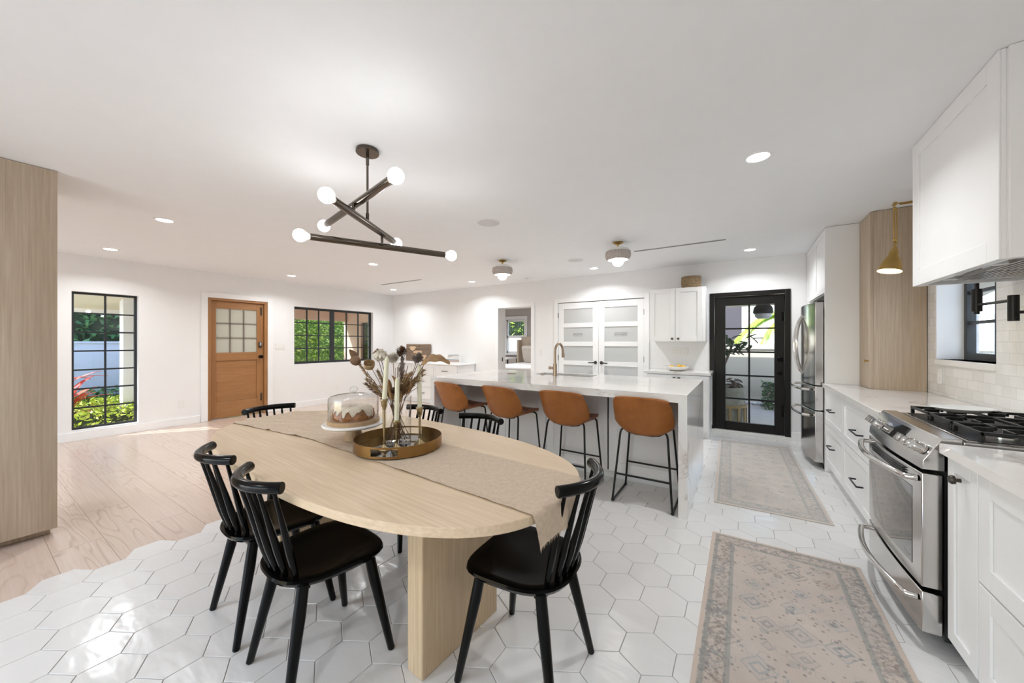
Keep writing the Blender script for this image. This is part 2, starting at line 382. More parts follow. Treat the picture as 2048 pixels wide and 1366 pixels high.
# rug
def rug_mat(name, half_w, half_l, faded):
    t = NT(name); t.b.inputs['Roughness'].default_value = .95; t.b.inputs['Sheen Weight'].default_value = .2
    tc = t.new('ShaderNodeTexCoord'); sp = t.new('ShaderNodeSeparateXYZ'); t.link(tc.outputs['Object'], sp.inputs[0])
    ax = t.math('ABSOLUTE', sp.outputs[0]); ay = t.math('ABSOLUTE', sp.outputs[1])
    dx = t.math('SUBTRACT', half_w, ax); dy = t.math('SUBTRACT', half_l, ay); dd = t.math('MINIMUM', dx, dy)   # distance from the edge
    O = tc.outputs['Object']
    base = t.ramp(t.noise(O, 3.5, 4), [(.3, (.48, .405, .35)), (.7, (.60, .52, .46))])
    wob = t.new('ShaderNodeVectorMath', operation='MULTIPLY_ADD'); nz = t.new('ShaderNodeTexNoise'); nz.inputs['Scale'].default_value = 45; t.link(O, nz.inputs['Vector'])
    t.link(nz.outputs['Color'], wob.inputs[0]); wob.inputs[1].default_value = (.02, .02, 0); t.link(O, wob.inputs[2])
    def layer(scale, rnd, metric, stops, colors, k):
        nonlocal_c = None
        vo = t.new('ShaderNodeTexVoronoi'); vo.distance = metric; vo.inputs['Scale'].default_value = scale; vo.inputs['Randomness'].default_value = rnd; t.link(wob.outputs[0], vo.inputs['Vector'])
        hh = t.new('ShaderNodeSeparateColor'); t.link(vo.outputs['Color'], hh.inputs[0])
        dd_ = t.math('ADD', vo.outputs['Distance'], t.math('MULTIPLY', hh.outputs[1], .12))
        return t.math('MULTIPLY', t.ramp(dd_, stops), k), t.ramp(hh.outputs[0], colors)
    g3 = lambda q: (q, q, q)
    cols = [(0, (.17, .20, .22)), (.3, (.30, .33, .33)), (.5, (.34, .24, .18)), (.7, (.22, .20, .18)), (1, (.30, .32, .35))]
    f1, c1 = layer(6.5, .45, 'MANHATTAN', [(0, g3(.9)), (.10, g3(.9)), (.12, g3(.1)), (.26, g3(.1)), (.28, g3(.8)), (.36, g3(.8)), (.38, g3(.15)), (.50, g3(.15)), (.52, g3(.6)), (.56, g3(.6)), (.58, g3(0))], cols, .92)
    c = t.mix(f1, base, c1)
    f2, c2 = layer(17, .9, 'CHEBYCHEV', [(0, g3(1)), (.16, g3(1)), (.19, g3(0)), (.28, g3(0)), (.30, g3(.7)), (.35, g3(0))], cols, .78)
    c = t.mix(f2, c, c2)
    v2 = t.new('ShaderNodeTexVoronoi'); v2.inputs['Scale'].default_value = 42; v2.inputs['Randomness'].default_value = .9; t.link(O, v2.inputs['Vector'])
    sm = t.ramp(v2.outputs['Distance'], [(0, (1, 1, 1)), (.22, (.8, .8, .8)), (.34, (0, 0, 0))])
    h2 = t.new('ShaderNodeSeparateColor'); t.link(v2.outputs['Color'], h2.inputs[0])
    sel = t.ramp(h2.outputs[1], [(.52, (0, 0, 0)), (.60, (1, 1, 1))])
    c = t.mix(t.math('MULTIPLY', t.math('MULTIPLY', sm, sel), .62), c, (.10, .085, .08))
    c = t.mix(t.math('MULTIPLY', t.ramp(t.noise(O, 5, 2), [(.4, (0, 0, 0)), (.7, (1, 1, 1))]), .35), c, (.46, .44, .42))
    inb = t.ramp(dd, [(0, (0, 0, 0)), (.018, (0, 0, 0)), (.02, (1, 1, 1)), (.115, (1, 1, 1)), (.12, (0, 0, 0))])   # main border band
    busy = t.math('MULTIPLY', t.noise(tc.outputs['Object'], 55, 3, .7), inb)
    c = t.mix(t.math('MULTIPLY', t.ramp(busy, [(.46, (0, 0, 0)), (.58, (1, 1, 1))]), .55), c, (.17, .15, .145))
    gs = t.ramp(dd, [(0, (0, 0, 0)), (.022, (0, 0, 0)), (.024, (1, 1, 1)), (.04, (1, 1, 1)), (.042, (0, 0, 0)), (.105, (0, 0, 0)), (.107, (1, 1, 1)), (.127, (1, 1, 1)), (.129, (0, 0, 0))])
    c = t.mix(t.math('MULTIPLY', gs, .6), c, (.235, .25, .235))
    edge = t.ramp(dd, [(0, (1, 1, 1)), (.016, (1, 1, 1)), (.018, (0, 0, 0))])
    c = t.mix(t.math('MULTIPLY', edge, .8), c, (.60, .49, .41))
    if faded: c = t.mix(faded, c, (.62, .62, .60))
    t.col(c); t.bump(t.noise(tc.outputs['Object'], 300, 2), .0015); return t.m
# linen runner
t = NT('natural_linen'); v = t.coord(); t.b.inputs['Roughness'].default_value = .95
t.col(t.ramp(t.noise(v, 60, 4, .7), [(.3, (.54, .42, .31)), (.7, (.66, .54, .415))])); t.bump(t.noise(v, 260, 2), .0012); M['runner'] = t.m
# foliage
def leaf_mat(name, a, b, c):
    t = NT(name); t.b.inputs['Roughness'].default_value = .45
    g = t.new('ShaderNodeNewGeometry'); t.col(t.ramp(g.outputs['Random Per Island'], [(0, a), (.5, b), (1, c)])); return t.m
M['hedge'] = leaf_mat('hedge_leaves', (.05, .13, .05), (.09, .23, .08), (.18, .36, .12))
M['hedge2'] = leaf_mat('bright_hedge_leaves', (.22, .40, .03), (.44, .62, .06), (.70, .82, .22))
M['lime'] = leaf_mat('lime_groundcover', (.30, .45, .03), (.50, .62, .05), (.66, .72, .15))
M['redleaf'] = leaf_mat('red_leaves', (.55, .05, .03), (.75, .12, .06), (.80, .25, .18))
M['palm'] = leaf_mat('palm_leaves', (.12, .30, .03), (.40, .55, .04), (.70, .75, .06))
M['fig'] = leaf_mat('fig_leaves', (.02, .06, .02), (.04, .11, .03), (.08, .17, .05))
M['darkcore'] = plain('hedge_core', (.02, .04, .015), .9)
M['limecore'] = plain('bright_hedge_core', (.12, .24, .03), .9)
M['bark'] = plain('bark', (.18, .13, .09), .9, var=.3, vscale=40)
M['wicker'] = None
t = NT('woven_seagrass'); v = t.coord(); t.b.inputs['Roughness'].default_value = .8
wv = t.new('ShaderNodeTexWave'); wv.bands_direction = 'Z'; wv.inputs['Scale'].default_value = 26; wv.inputs['Distortion'].default_value = 3.5; wv.inputs['Detail Scale'].default_value = 6; t.link(v, wv.inputs[0])
t.col(t.ramp(wv.outputs['Fac'], [(.1, (.14, .08, .035)), (.5, (.42, .28, .15)), (.9, (.62, .46, .28))])); t.bump(wv.outputs['Fac'], .006); M['wicker'] = t.m
M['rattan'] = plain('speckled_bead_shade', (.66, .59, .54), .8, var=.45, vscale=90, bump=.004, bscale=110)
M['shadetop'] = plain('pale_shade_top', (.84, .83, .82), .7)

# ================================================================ room shell
H = 2.45; XL = -7.36; YB = 5.96; XR = 1.30; YF = -3.2
def wall_cells(mb, axis, c0, c1, a0, a1, z0, z1, holes):
    A = sorted({a0, a1, *[h[0] for h in holes], *[h[1] for h in holes]})
    for p, q in zip(A, A[1:]):
        hs = sorted([h for h in holes if h[0] <= p+1e-6 and h[1] >= q-1e-6], key=lambda h: h[2]); z = z0
        for h in hs:
            if h[2] > z+1e-6: mb.box(*((c0, c1, p, q) if axis == 'x' else (p, q, c0, c1)), z, h[2])
            z = h[3]
        if z < z1-1e-6: mb.box(*((c0, c1, p, q) if axis == 'x' else (p, q, c0, c1)), z, z1)
    return mb
W1 = (.845, 1.461, .135, 1.965); D1 = (2.26, 3.14, 0, 2.03); W2 = (3.61, 5.39, .86, 1.995)
mb = wall_cells(MB(), 'x', XL-.2, XL, YF-.2, YB+.25, 0, H, [W1, D1, W2]); struct(mb.build('wall_left', M['wall']), 'white wall with the entry door')
OP = (-4.14, -3.38, 0, 1.975); PD = (-2.82, -1.31, 0, 2.005); BD = (-.395, .54, 0, 2.0)
mb = wall_cells(MB(), 'y', YB, YB+.25, XL, XR+.2, 0, H, [OP, PD, BD]); struct(mb.build('wall_back', M['wall']), 'white wall with the pantry doors')
KW = (3.42, 4.217, 1.165, 1.95)
mb = wall_cells(MB(), 'x', XR, XR+.22, YF-.2, YB, 0, H, [KW]); struct(mb.build('wall_right', M['zellige']), 'white tiled wall behind the range')
mb = wall_cells(MB(), 'y', YF-.2, YF, XL, XR, 0, H, [(-6.4, -1.6, 0, 2.2)]); struct(mb.build('wall_front', M['wall']))
struct(MB().box(XL-.2, XR+.22, YF-.2, YB+.25, H, H+.15).build('ceiling', M['ceil']), 'smooth white ceiling')
struct(MB().box(XL-.2, -2.98, YF-.2, YB+.25, -.15, 0).build('floor', M['planks']), 'wide pale oak plank floor')
# hex tiles: across-flats .2055, flats parallel to y
TW = .2055; ts = TW/math.sqrt(3)
mb = MB(); g = .0016
mb.box(-2.98, XR+.22, YF-.2, YB+.25, -.15, -.001, 1)
row = 0; y = .50-1.5*ts*25
k = -25
while y < YB+.1:
    x = -3.105+TW/2 if k % 2 == 0 else -3.105
    while x < XR+.1:
        if x-TW/2 > -3.30 and y > YF:
            R = ts-g/1.0
            pts = [(x+R*math.sin(PI/3*i), min(y+R*math.cos(PI/3*i), YB)) for i in range(6)]
            pts2 = [(min(XR+.15, a), b) for a, b in pts]
            if len({(round(a, 5), round(b, 5)) for a, b in pts2}) == 6:
                top = [(x+(a-x)*.985, y+(b-y)*.985) for a, b in pts2]
                A = [mb.v(a, b, -.001) for a, b in pts2]; B = [mb.v(a, b, .0015) for a, b in pts2]; C = [mb.v(a, b, .003) for a, b in top]
                mb.f(C)
                for i in range(6):
                    j = (i+1) % 6; mb.f([A[i], A[j], B[j], B[i]]); mb.f([B[i], B[j], C[j], C[i]])
        x += TW
    y += 1.5*ts; k += 1
struct(mb.build('floor_tiles', [M['hex'], M['grout']], ang=3), 'white hexagonal tile floor with a ragged edge against the oak')

# baseboards
bb = MB()
for a, b in ((YF, 2.16), (3.225, YB-.016)): bb.box(XL, XL+.016, a, b, 0, .115)
struct(bb.build('baseboard_left', M['trim'], bevel=.003))
bb = MB()
for a, b in ((XL+.016, -4.22), (-3.30, -2.915), (.545, .70)): bb.box(a, b, YB-.016, YB, .003, .115)
struct(bb.build('baseboard_back', M['trim'], bevel=.003))

# door and opening casings
def casing(name, axis, c, a0, a1, z1, w=.09, t=.018, z0=0.003):
    mb = MB()
    if axis == 'x':
        mb.box(c, c+t, a0-w, a0, z0, z1+w); mb.box(c, c+t, a1, a1+w, z0, z1+w); mb.box(c, c+t, a0, a1, z1, z1+w)
    else:
        mb.box(a0-w, a0, c-t, c, z0, z1+w); mb.box(a1, a1+w, c-t, c, z0, z1+w); mb.box(a0, a1, c-t, c, z1, z1+w)
    return struct(mb.build(name, M['trim'], bevel=.003))
casing('trim_1', 'x', XL, 2.26, 3.14, 2.03, .085)
casing('trim_2', 'y', YB, -4.14, -3.38, 1.975, .075)
casing('trim_3', 'y', YB, -2.82, -1.31, 2.005, .075)

# ---------------------------------------------------------------- windows
def grid_window(name, axis, c, a0, a1, z0, z1, cols, rows, fr=.028, mun=.016, dep=.04, mids=(), leafw=.03):
    f = MB(); 
    def bx(m, p, q, r, s_, d0=0, d1=dep):
        if axis == 'x': m.box(c+d0, c+d1, p, q, r, s_)
        else: m.box(p, q, c+d0, c+d1, r, s_)
    bx(f, a0, a0+fr, z0, z1); bx(f, a1-fr, a1, z0, z1); bx(f, a0+fr, a1-fr, z0, z0+fr); bx(f, a0+fr, a1-fr, z1-fr, z1)
    for mm in mids: bx(f, mm-leafw, mm+leafw, z0+fr, z1-fr)
    root = struct(f.build(name, M['frame'], bevel=.003))
    m = MB()
    edges = [a0+fr]+[x for mm in mids for x in (mm-leafw, mm+leafw)]+[a1-fr]
    cells = list(zip(edges[::2], edges[1::2]))
    for (p, q) in cells:
        for i in range(1, cols):
            x = p+(q-p)*i/cols; bx(m, x-mun/2, x+mun/2, z0+fr, z1-fr, dep*.2, dep*.8)
        for j in range(1, rows):
            z = z0+fr+(z1-z0-2*fr)*j/rows; bx(m, p, q, z-mun/2, z+mun/2, dep*.22, dep*.78)
    m.build('muntins', M['frame'], root)
    gl = MB(); bx(gl, a0+fr/2, a1-fr/2, z0+fr/2, z1-fr/2, dep*.48, dep*.52); gl.build('glass_pane', M['glass'], root)
    return root
grid_window('window_1', 'x', XL-.115, *W1, 2, 7, mun=.02)['label'] = 'tall narrow black grid window'
grid_window('window_2', 'x', XL-.115, *W2, 3, 4, fr=.045, mun=.02, mids=(4.43,), leafw=.045)['label'] = 'wide black casement window pair'
w3 = grid_window('window_3', 'x', XR+.14, *KW, 2, 3, fr=.05, mun=.022, mids=(), dep=.05); w3['label'] = 'black window beside the range hood'
# sill of tile and reveal trims
struct(MB().box(XR-.012, XR+.14, KW[0], KW[1], KW[2]-.045, KW[2]).build('trim_4', M['ceramic'], bevel=.004))
mb = MB().box(XR-.003, XR+.14, KW[1]-.012, KW[1], KW[2], KW[3]); struct(mb.build('trim_5', M['trim']))
# unseen glazed opening added behind the camera to let sky light in
grid_window('added_window', 'y', YF-.12, -6.4, -1.6, 0.0, 2.2, 1, 1, fr=.05, mids=(-4.8, -3.2))

# ---------------------------------------------------------------- entry door (oak)
xd = XL-.085
fr = MB(); fr.box(XL-.12, XL+.004, 2.26, 2.305, 0, 2.03); fr.box(XL-.12, XL+.004, 3.09, 3.14, 0, 2.03); fr.box(XL-.12, XL+.004, 2.305, 3.09, 1.99, 2.03)
dr = struct(fr.build('door_1', M['doorwoodv'], bevel=.003), 'honey oak entry door with nine frosted panes')
y0, y1 = 2.307, 3.088
lf = MB(); lf.box(xd, xd+.045, y0, 2.385, .012, 1.988); lf.box(xd, xd+.045, 2.985, y1, .012, 1.988)
lf.build('door_stile', M['doorwoodv'], dr, bevel=.003)
lf = MB(); lf.box(xd, xd+.045, 2.385, 2.985, 1.865, 1.988); lf.box(xd, xd+.045, 2.385, 2.985, .98, 1.115); lf.box(xd, xd+.045, 2.385, 2.985, .012, .285)
lf.box(xd+.008, xd+.03, 2.385, 2.985, .285, .98); lf.build('door_panel', M['doorwood'], dr, bevel=.003)
mu = MB()
for i in (1, 2):
    yy = 2.385+.6*i/3; mu.box(xd+.012, xd+.038, yy-.009, yy+.009, 1.115, 1.865)
    zz = 1.115+.75*i/3; mu.box(xd+.012, xd+.038, 2.385, 2.985, zz-.009, zz+.009)
mu.build('glazing_bars', M['bars'], dr)
MB().box(xd+.022, xd+.028, 2.385, 2.985, 1.115, 1.865).build('frosted_pane', M['doorglass'], dr)
kp = MB().box(xd+.045, xd+.07, 3.008, 3.058, 1.195, 1.30).build('keypad_lock', M['pewter'], dr, bevel=.008)
MB().box(xd+.07, xd+.074, 3.018, 3.048, 1.23, 1.29).build('keypad', M['steel'], kp)
kb = MB(TR(xd+.045, 3.033, 1.03, 0, 0, 90)); kb.lathe([(0, 0), (.026, 0), (.026, .012), (.012, .018), (.012, .04), (.027, .045), (.03, .06), (.022, .07), (0, .07)])
kb.build('door_knob', M['black'], dr)
hb = MB().box(xd+.045, xd+.06, 3.04, 3.062, 1.78, 1.93).box(xd+.045, xd+.06, 3.04, 3.062, .23, .37); hb.build('door_bolt', M['pewter'], dr, bevel=.004)

# ---------------------------------------------------------------- black glazed door
fr = MB(); fr.box(-.395, -.335, YB-.02, YB+.12, .045, 2.0); fr.box(.48, .54, YB-.02, YB+.12, .045, 2.0); fr.box(-.335, .48, YB-.02, YB+.12, 1.945, 2.0)
dr = struct(fr.build('door_2', M['doorblack'], bevel=.004), 'black glazed door with ten panes leading to the patio')
gx0, gx1, gz0, gz1 = -.198, .369, .168, 1.816
yd = YB+.02
lf = MB(); lf.box(-.332, gx0, yd, yd+.045, .05, 1.94); lf.box(gx1, .477, yd, yd+.045, .05, 1.94); lf.box(gx0, gx1, yd, yd+.045, .05, gz0); lf.box(gx0, gx1, yd, yd+.045, gz1, 1.94)
lf.build('door_leaf', M['doorblack'], dr, bevel=.006)
mu = MB(); mu.box((gx0+gx1)/2-.011, (gx0+gx1)/2+.011, yd+.008, yd+.037, gz0, gz1)
for j in range(1, 5):
    z = gz0+(gz1-gz0)*j/5; mu.box(gx0, gx1, yd+.009, yd+.036, z-.011, z+.011)
mu.build('glazing_bars', M['doorblack'], dr)
MB().box(gx0, gx1, yd+.02, yd+.026, gz0, gz1).build('glass_pane', M['glass'], dr)
kb = MB(TR(.43, yd, .885, 0, 90)); kb.lathe([(0, 0), (.033, 0), (.033, .008), (.014, .014), (.014, .035), (.026, .042), (.028, .055), (.018, .064), (0, .064)]); kb.build('door_knob', M['black'], dr)
MB().box(.40, .46, yd-.02, yd, 1.035, 1.095).build('deadbolt', M['black'], dr, bevel=.006)
MB().box(.445, .465, yd-.012, yd, 1.58, 1.70).box(.445, .465, yd-.012, yd, .30, .46).build('door_bolt', M['black'], dr, bevel=.003)
struct(MB().box(-.40, .545, YB-.03, YB+.25, 0.003, .045).build('trim_6', M['ceramic'], bevel=.003))

# ---------------------------------------------------------------- pantry and laundry doors
def text_mesh(txt, size):
    cu = bpy.data.curves.new('lettering', 'FONT'); cu.body = txt; cu.size = size; cu.extrude = .0006; cu.align_x = 'CENTER'; cu.align_y = 'CENTER'
    ob = bpy.data.objects.new('lettering', cu); COL.objects.link(ob)
    bpy.context.view_layer.update()
    me = bpy.data.meshes.new_from_object(ob.evaluated_get(bpy.context.evaluated_depsgraph_get())); bpy.data.objects.remove(ob)
    return me
M['etch'] = plain('etched_lettering', (.22, .22, .22), .6)
def pantry(name, x0, x1, word, hand, label):
    y = YB+.004; zt = 1.997; w = x1-x0; st = .10
    f = MB(); f.box(x0, x0+st, y, y+.04, .012, zt); f.box(x1-st, x1, y, y+.04, .012, zt)
    tops = [(1.63, 1.885), (1.30, 1.555), (.965, 1.225), (.63, .89), (.16, .555)]
    zs = [zt]+[z for a, b in tops for z in (b, a)]+[.012]
    for a, b in zip(zs[::2], zs[1::2]): f.box(x0+st, x1-st, y, y+.04, b, a)
    d = struct(f.build(name, M['trim'], bevel=.004), label)
    for a, b in tops: MB().box(x0+st, x1-st, y+.014, y+.022, a, b).build('frosted_pane', M['frost'], d)
    cx = (x0+x1)/2; cz = 1.425; hw = .083 if word == 'PANTRY' else .10
    me = text_mesh(word, .043 if word == 'PANTRY' else .041); me.materials.append(M['etch'])
    o = bpy.data.objects.new('lettering', me); COL.objects.link(o); o.parent = d
    o.location = Vector((cx, y+.0125, cz))-Vector(d['_base']); o.rotation_euler = (PI/2, 0, 0)
    q = MB()
    for a in (-1, 1): q.box(cx-hw, cx+hw, y+.0125, y+.0138, cz+a*.026-.002, cz+a*.026+.002); q.box(cx+a*hw-.002, cx+a*hw+.002, y+.0125, y+.0138, cz-.026, cz+.026)
    q.build('lettering_border', M['etch'], d)
    hx = x1-.05 if hand > 0 else x0+.05; hz = .945
    h = MB(TR(hx, y, hz, 0, 90)); h.lathe([(0, 0), (.028, 0), (.028, .01), (.012, .014), (.012, .045), (0, .045)], seg=20)
    h.T = Matrix(); h.tube([(hx, y-.042, hz), (hx-hand*.02, y-.048, hz-.001), (hx-hand*.115, y-.045, hz-.006)], [.009, .010, .008]); h.build('lever_handle', M['pewter'], d)
    k = MB()
    for z in (1.78, 1.02, .25): k.tube([((x0-.002) if hand > 0 else (x1+.002), y-.006, z-.045), ((x0-.002) if hand > 0 else (x1+.002), y-.006, z+.045)], .0065)
    k.build('hinge', M['pewter'], d)
pantry('door_3', -2.815, -2.067, 'PANTRY', 1, 'white pantry door with frosted panes')
pantry('door_4', -2.062, -1.315, 'LAUNDRY', -1, 'white laundry door with frosted panes')
struct(MB().box(-2.9, -1.2, YB+.12, YB+.16, 0, 2.1).build('dark_backing', M['cab_gap']))  # dark sheet colouring in the unlit space behind the closed doors
# latch of the pocket door in the bedroom opening
lp = MB().box(-4.14, -4.134, YB+.12, YB+.15, .90, .98).build('latch_plate', M['pewter']); tag(lp, 'small dark latch plate on the bedroom door jamb', 'latch')

# ---------------------------------------------------------------- wall plates
def plate(axis, x, y, z, w, h, label, cat, kind='outlet', group=None):
    T = {'L': TR(XL, y, z, 90), 'B': TR(x, YB, z, 0), 'R': TR(XR, y, z, -90)}[axis]
    m = MB(T).box(-w/2, w/2, -.006, 0, -h/2, h/2); r = thing('wall_plate' if kind != 'switch' else 'light_switch', label, cat, tuple(T.translation), 0, group)
    m.build('cover_plate', M['plasticw'], r, bevel=.002)
    n = max(1, round(w/.046)-0) if w > .08 else 1
    for i in range(n):
        cx = (i-(n-1)/2)*.046
        MB(T).box(cx-.016, cx+.016, -.010, -.006, -.033, .033).build('rocker' if kind == 'switch' else 'socket', M['plasticw'], r, bevel=.002)
plate('L', 0, 1.935, .33, .072, .115, 'white outlet low on the wall between tall window and oak door', 'outlet')
plate('L', 0, 4.50, .305, .072, .115, 'white outlet low under the wide casement window', 'outlet')
plate('L', 0, 3.36, 1.21, .165, .115, 'triple white switch plate right of the oak entry door', 'switch', 'switch')
plate('B', -3.19, 0, 1.10, .072, .115, 'white light switch between bedroom opening and pantry doors', 'switch', 'switch')
plate('B', -.79, 0, 1.155, .21, .115, 'wide white plate of switches over the fruit bowl', 'switch', 'switch')
plate('R', 0, 4.15, 1.03, .072, .115, 'white outlet on the tiled wall under the kitchen window', 'outlet')

# ================================================================ outdoors
struct(MB().box(-26, XL-.2, -16, 22, -.2, -.06).build('ground', M['paving']))
struct(MB().box(XL-.2, 12, YB+.25, 22, -.2, -.06).build('ground', M['paving']))
struct(MB().box(XR+.22, 12, -16, YB+.25, -.2, -.06).build('ground', M['paving']))
struct(MB().box(XL-.2, XR+.22, -16, YF-.2, -.2, -.06).build('ground', M['paving']))
def foliage(name, x0, x1, y0, y1, z0, z1, n, size, mat, label, cat, core=True, cmat=None):
    mb = MB()
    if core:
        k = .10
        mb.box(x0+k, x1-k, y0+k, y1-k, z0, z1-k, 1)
    for i in range(n):
        f = random.random(); x = random.uniform(x0, x1); y = random.uniform(y0, y1); z = random.uniform(z0, z1)
        if core:
            s_ = random.random()
            ar = [(y1-y0)*(z1-z0), (y1-y0)*(z1-z0), (x1-x0)*(z1-z0)*.6, (x1-x0)*(y1-y0)]
            q = random.uniform(0, sum(ar)); j = 0
            while q > ar[j]: q -= ar[j]; j += 1
            e = random.uniform(-.06, .10)
            if j == 0: x = x0+e
            elif j == 1: x = x1-e
            elif j == 2: y = random.choice((y0+e, y1-e))
            else: z = z1-e
        a, b, c = random.uniform(0, 6.28), random.uniform(-.9, .9), random.uniform(0, 6.28)
        R = Matrix.Translation((x, y, z)) @ Matrix.Rotation(a, 4, 'Z') @ Matrix.Rotation(b, 4, 'X') @ Matrix.Rotation(c, 4, 'Y')
        s_ = size*random.uniform(.6, 1.3)
        vs = [mb.bm.verts.new(R @ Vector(p)) for p in ((0, -s_, 0), (s_*.45, -.1*s_, .12*s_), (0, s_, 0), (-s_*.45, -.1*s_, .12*s_))]
        mb.f(vs)
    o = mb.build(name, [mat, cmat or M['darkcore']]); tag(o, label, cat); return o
struct(MB().box(-11.0, -10.8, -6, 3.6, -.06, 1.27).box(-11.02, -10.78, -6, 3.6, 1.27, 1.31).build('wall_garden', M['stucco']))
foliage('hedge', -12.6, -11.3, -6, 3.5, -.06, 3.4, 9000, .085, M['hedge'], 'dark green hedge rising behind the pale blue garden wall', 'hedge')
foliage('hedge', -11.6, -10.5, 3.7, 13.5, -.06, 2.9, 26000, .05, M['hedge2'], 'bright sunlit green hedge seen through the wide casement window', 'hedge', cmat=M['limecore'])
foliage('ground_shrub', -9.9, -8.2, -.6, 2.1, -.06, .26, 5200, .034, M['lime'], 'low lime green shrub bed outside the tall window', 'shrub')
foliage('ground_shrub', -10.75, -10.1, -.6, 3.4, -.06, .35, 1600, .05, M['hedge'], 'dark low planting along the foot of the garden wall', 'shrub')
# red cordyline
rp = thing('cordyline', 'red leaved cordyline plant outside the tall window', 'plant', (-8.75, .98, -.06))
MB().tube([(-8.75, .98, -.06), (-8.75, .98, .45)], .025).build('stem', M['bark'], rp)
lm = MB()
for i in range(46):
    a = random.uniform(0, 2*PI); z0 = random.uniform(.15, .75); L = random.uniform(.35, .6); el = random.uniform(.1, 1.25)
    d = Vector((math.cos(a)*math.cos(el), math.sin(a)*math.cos(el), math.sin(el))); sd_ = Vector((-math.sin(a), math.cos(a), 0))
    prev = None
    for j in range(7):
        u = j/6; p = Vector((-8.75, .98, z0))+d*L*u+Vector((0, 0, -.22*u*u*L)); w_ = .035*math.sin(PI*min(1, u*.9+.12))
        cur = [lm.bm.verts.new(p-sd_*w_), lm.bm.verts.new(p+Vector((0, 0, -.008))), lm.bm.verts.new(p+sd_*w_)]
        if prev: lm.f([prev[0], cur[0], cur[1], prev[1]]); lm.f([prev[1], cur[1], cur[2], prev[2]])
        prev = cur
lm.build('leaves', M['redleaf'], rp)
# porch: roof, beam, posts, side wall
struct(MB().prism_y([(-7.56, 2.34), (-7.56, 2.22), (-9.35, 1.86), (-9.35, 1.98)], .55, 3.2).build('porch_roof', M['cream']))
struct(MB().box(-9.5, -7.56, 3.2, 6.15, 2.25, 2.4).build('porch_roof', M['peach']))
struct(MB().box(-9.5, -9.3, 3.2, 6.15, 1.87, 2.25).build('porch_beam', M['peach']))
struct(MB().box(-9.42, -9.34, .50, 3.25, 1.80, 2.02).build('fascia', M['extwhite']))
o = MB().box(-8.80, -8.58, 1.52, 1.72, -.06, 2.04).box(-8.84, -8.54, 1.48, 1.76, -.06, .10).build('porch_post', M['extwhite'], bevel=.01); tag(o, 'square white porch post seen through the tall window', 'post')
struct(MB().box(-9.5, -8.72, 6.0, 6.15, -.06, 2.25).box(-8.72, -8.05, 6.0, 6.15, 1.82, 2.25).box(-8.72, -8.05, 6.0, 6.15, -.06, .7).box(-8.05, -7.56, 6.0, 6.15, -.06, 2.25).build('wall_porch', M['peach']))
struct(MB().box(-8.72, -8.05, 6.06, 6.09, .7, 1.82).build('window_6', M['ovenglass']))
# patio behind the black door
_pr = MB()
_a = [_pr.v(x, y, z) for x in (-2.6, 3.2) for y, z in ((YB+.25, 2.38), (8.75, 2.02), (8.75, 2.10), (YB+.25, 2.46))]
for q in ((0,1,2,3),(7,6,5,4),(0,4,5,1),(1,5,6,2),(2,6,7,3),(3,7,4,0)): _pr.f([_a[i] for i in q])
struct(_pr.build('patio_roof', wood('patio_ceiling_boards', (.42, .36, .28), (.60, .54, .45), (.68, .62, .53), 'x', 2, .7)))
fm = MB()
x = -4.0
while x < 5.0: fm.box(x, x+.098, 9.6, 9.63, -.02, 1.14); x += .10
fm.box(-4, 5, 9.61, 9.625, -.02, 1.14)
fm.box(-4, 5, 9.57, 9.65, 1.14, 1.24); fm.box(-4, 5, 9.57, 9.65, -.02, .06)
tag(fm.build('garden_fence', plain('fence_cream', (.62, .58, .49), .7)), 'white board fence beyond the patio door', 'fence')
struct(MB().box(-2.6, .0, 13.4, 13.6, -.06, 5.0).build('neighbour_wall', plain('grey_mauve_wall', (.065, .055, .06), .9)))
struct(MB().prism_y([(.35, -.06), (3.6, -.06), (3.6, 1.6), (2.8, 1.9), (2.0, 1.98), (1.2, 1.85), (.35, 1.5)], 12.0, 12.3).build('neighbour_gable', M['extwhite']))
struct(MB().box(3.4, 3.55, -2, 9, -.06, 4.5).build('neighbour_side_wall', plain('neighbour_white', (.70, .76, .82), .8)))
pb = MB()
for i in range(170):
    p = Vector((random.uniform(-.2, 2.4), random.uniform(9.28, 9.55), -.05)); pb.ball(tuple(p), random.uniform(.025, .05), 6, sz=.7)
tag(pb.build('river_pebbles', plain('pebbles', (.55, .52, .50), .8, var=.5, vscale=8)), 'grey and white pebbles at the foot of the patio fence', 'pebbles', kind='stuff')
foliage('shrub', .36, .95, 8.75, 9.25, -.06, .47, 800, .05, M['fig'], 'round green shrub beside the pebbles in the patio', 'shrub', core=False)
# planter with fig tree
pl = thing('planter', 'large stone planter with wooden slats seen through the black door', 'planter', (-.30, 7.0, -.06))
MB().lathe([(0, 0), (.30, 0), (.34, .30), (.35, .34), (.355, .58), (.365, .62), (.33, .62), (.31, .55), (0, .55)], (-.30, 7.0, -.06), 32).build('pot', plain('grey_stone_pot', (.34, .33, .27), .8, var=.3, vscale=14), pl)
sl = MB()
for i in range(16):
    a = 2*PI*i/16; sl.T = Matrix.Translation((-.30, 7.0, -.06)) @ Matrix.Rotation(a, 4, 'Z'); sl.box(.352, .372, -.018, .018, 0, .32)
sl.T = Matrix(); sl.lathe([(.352, .30), (.376, .30), (.376, .34), (.352, .34)], (-.30, 7.0, -.06), 28, closed=True); sl.build('slats', wood('teak_slats', (.22, .14, .05), (.34, .23, .09), (.42, .30, .14), 'z', 3, .7), pl)
MB().cyl((-.30, 7.0), .31, .49, .50, 24).build('soil', M['soil'], pl)
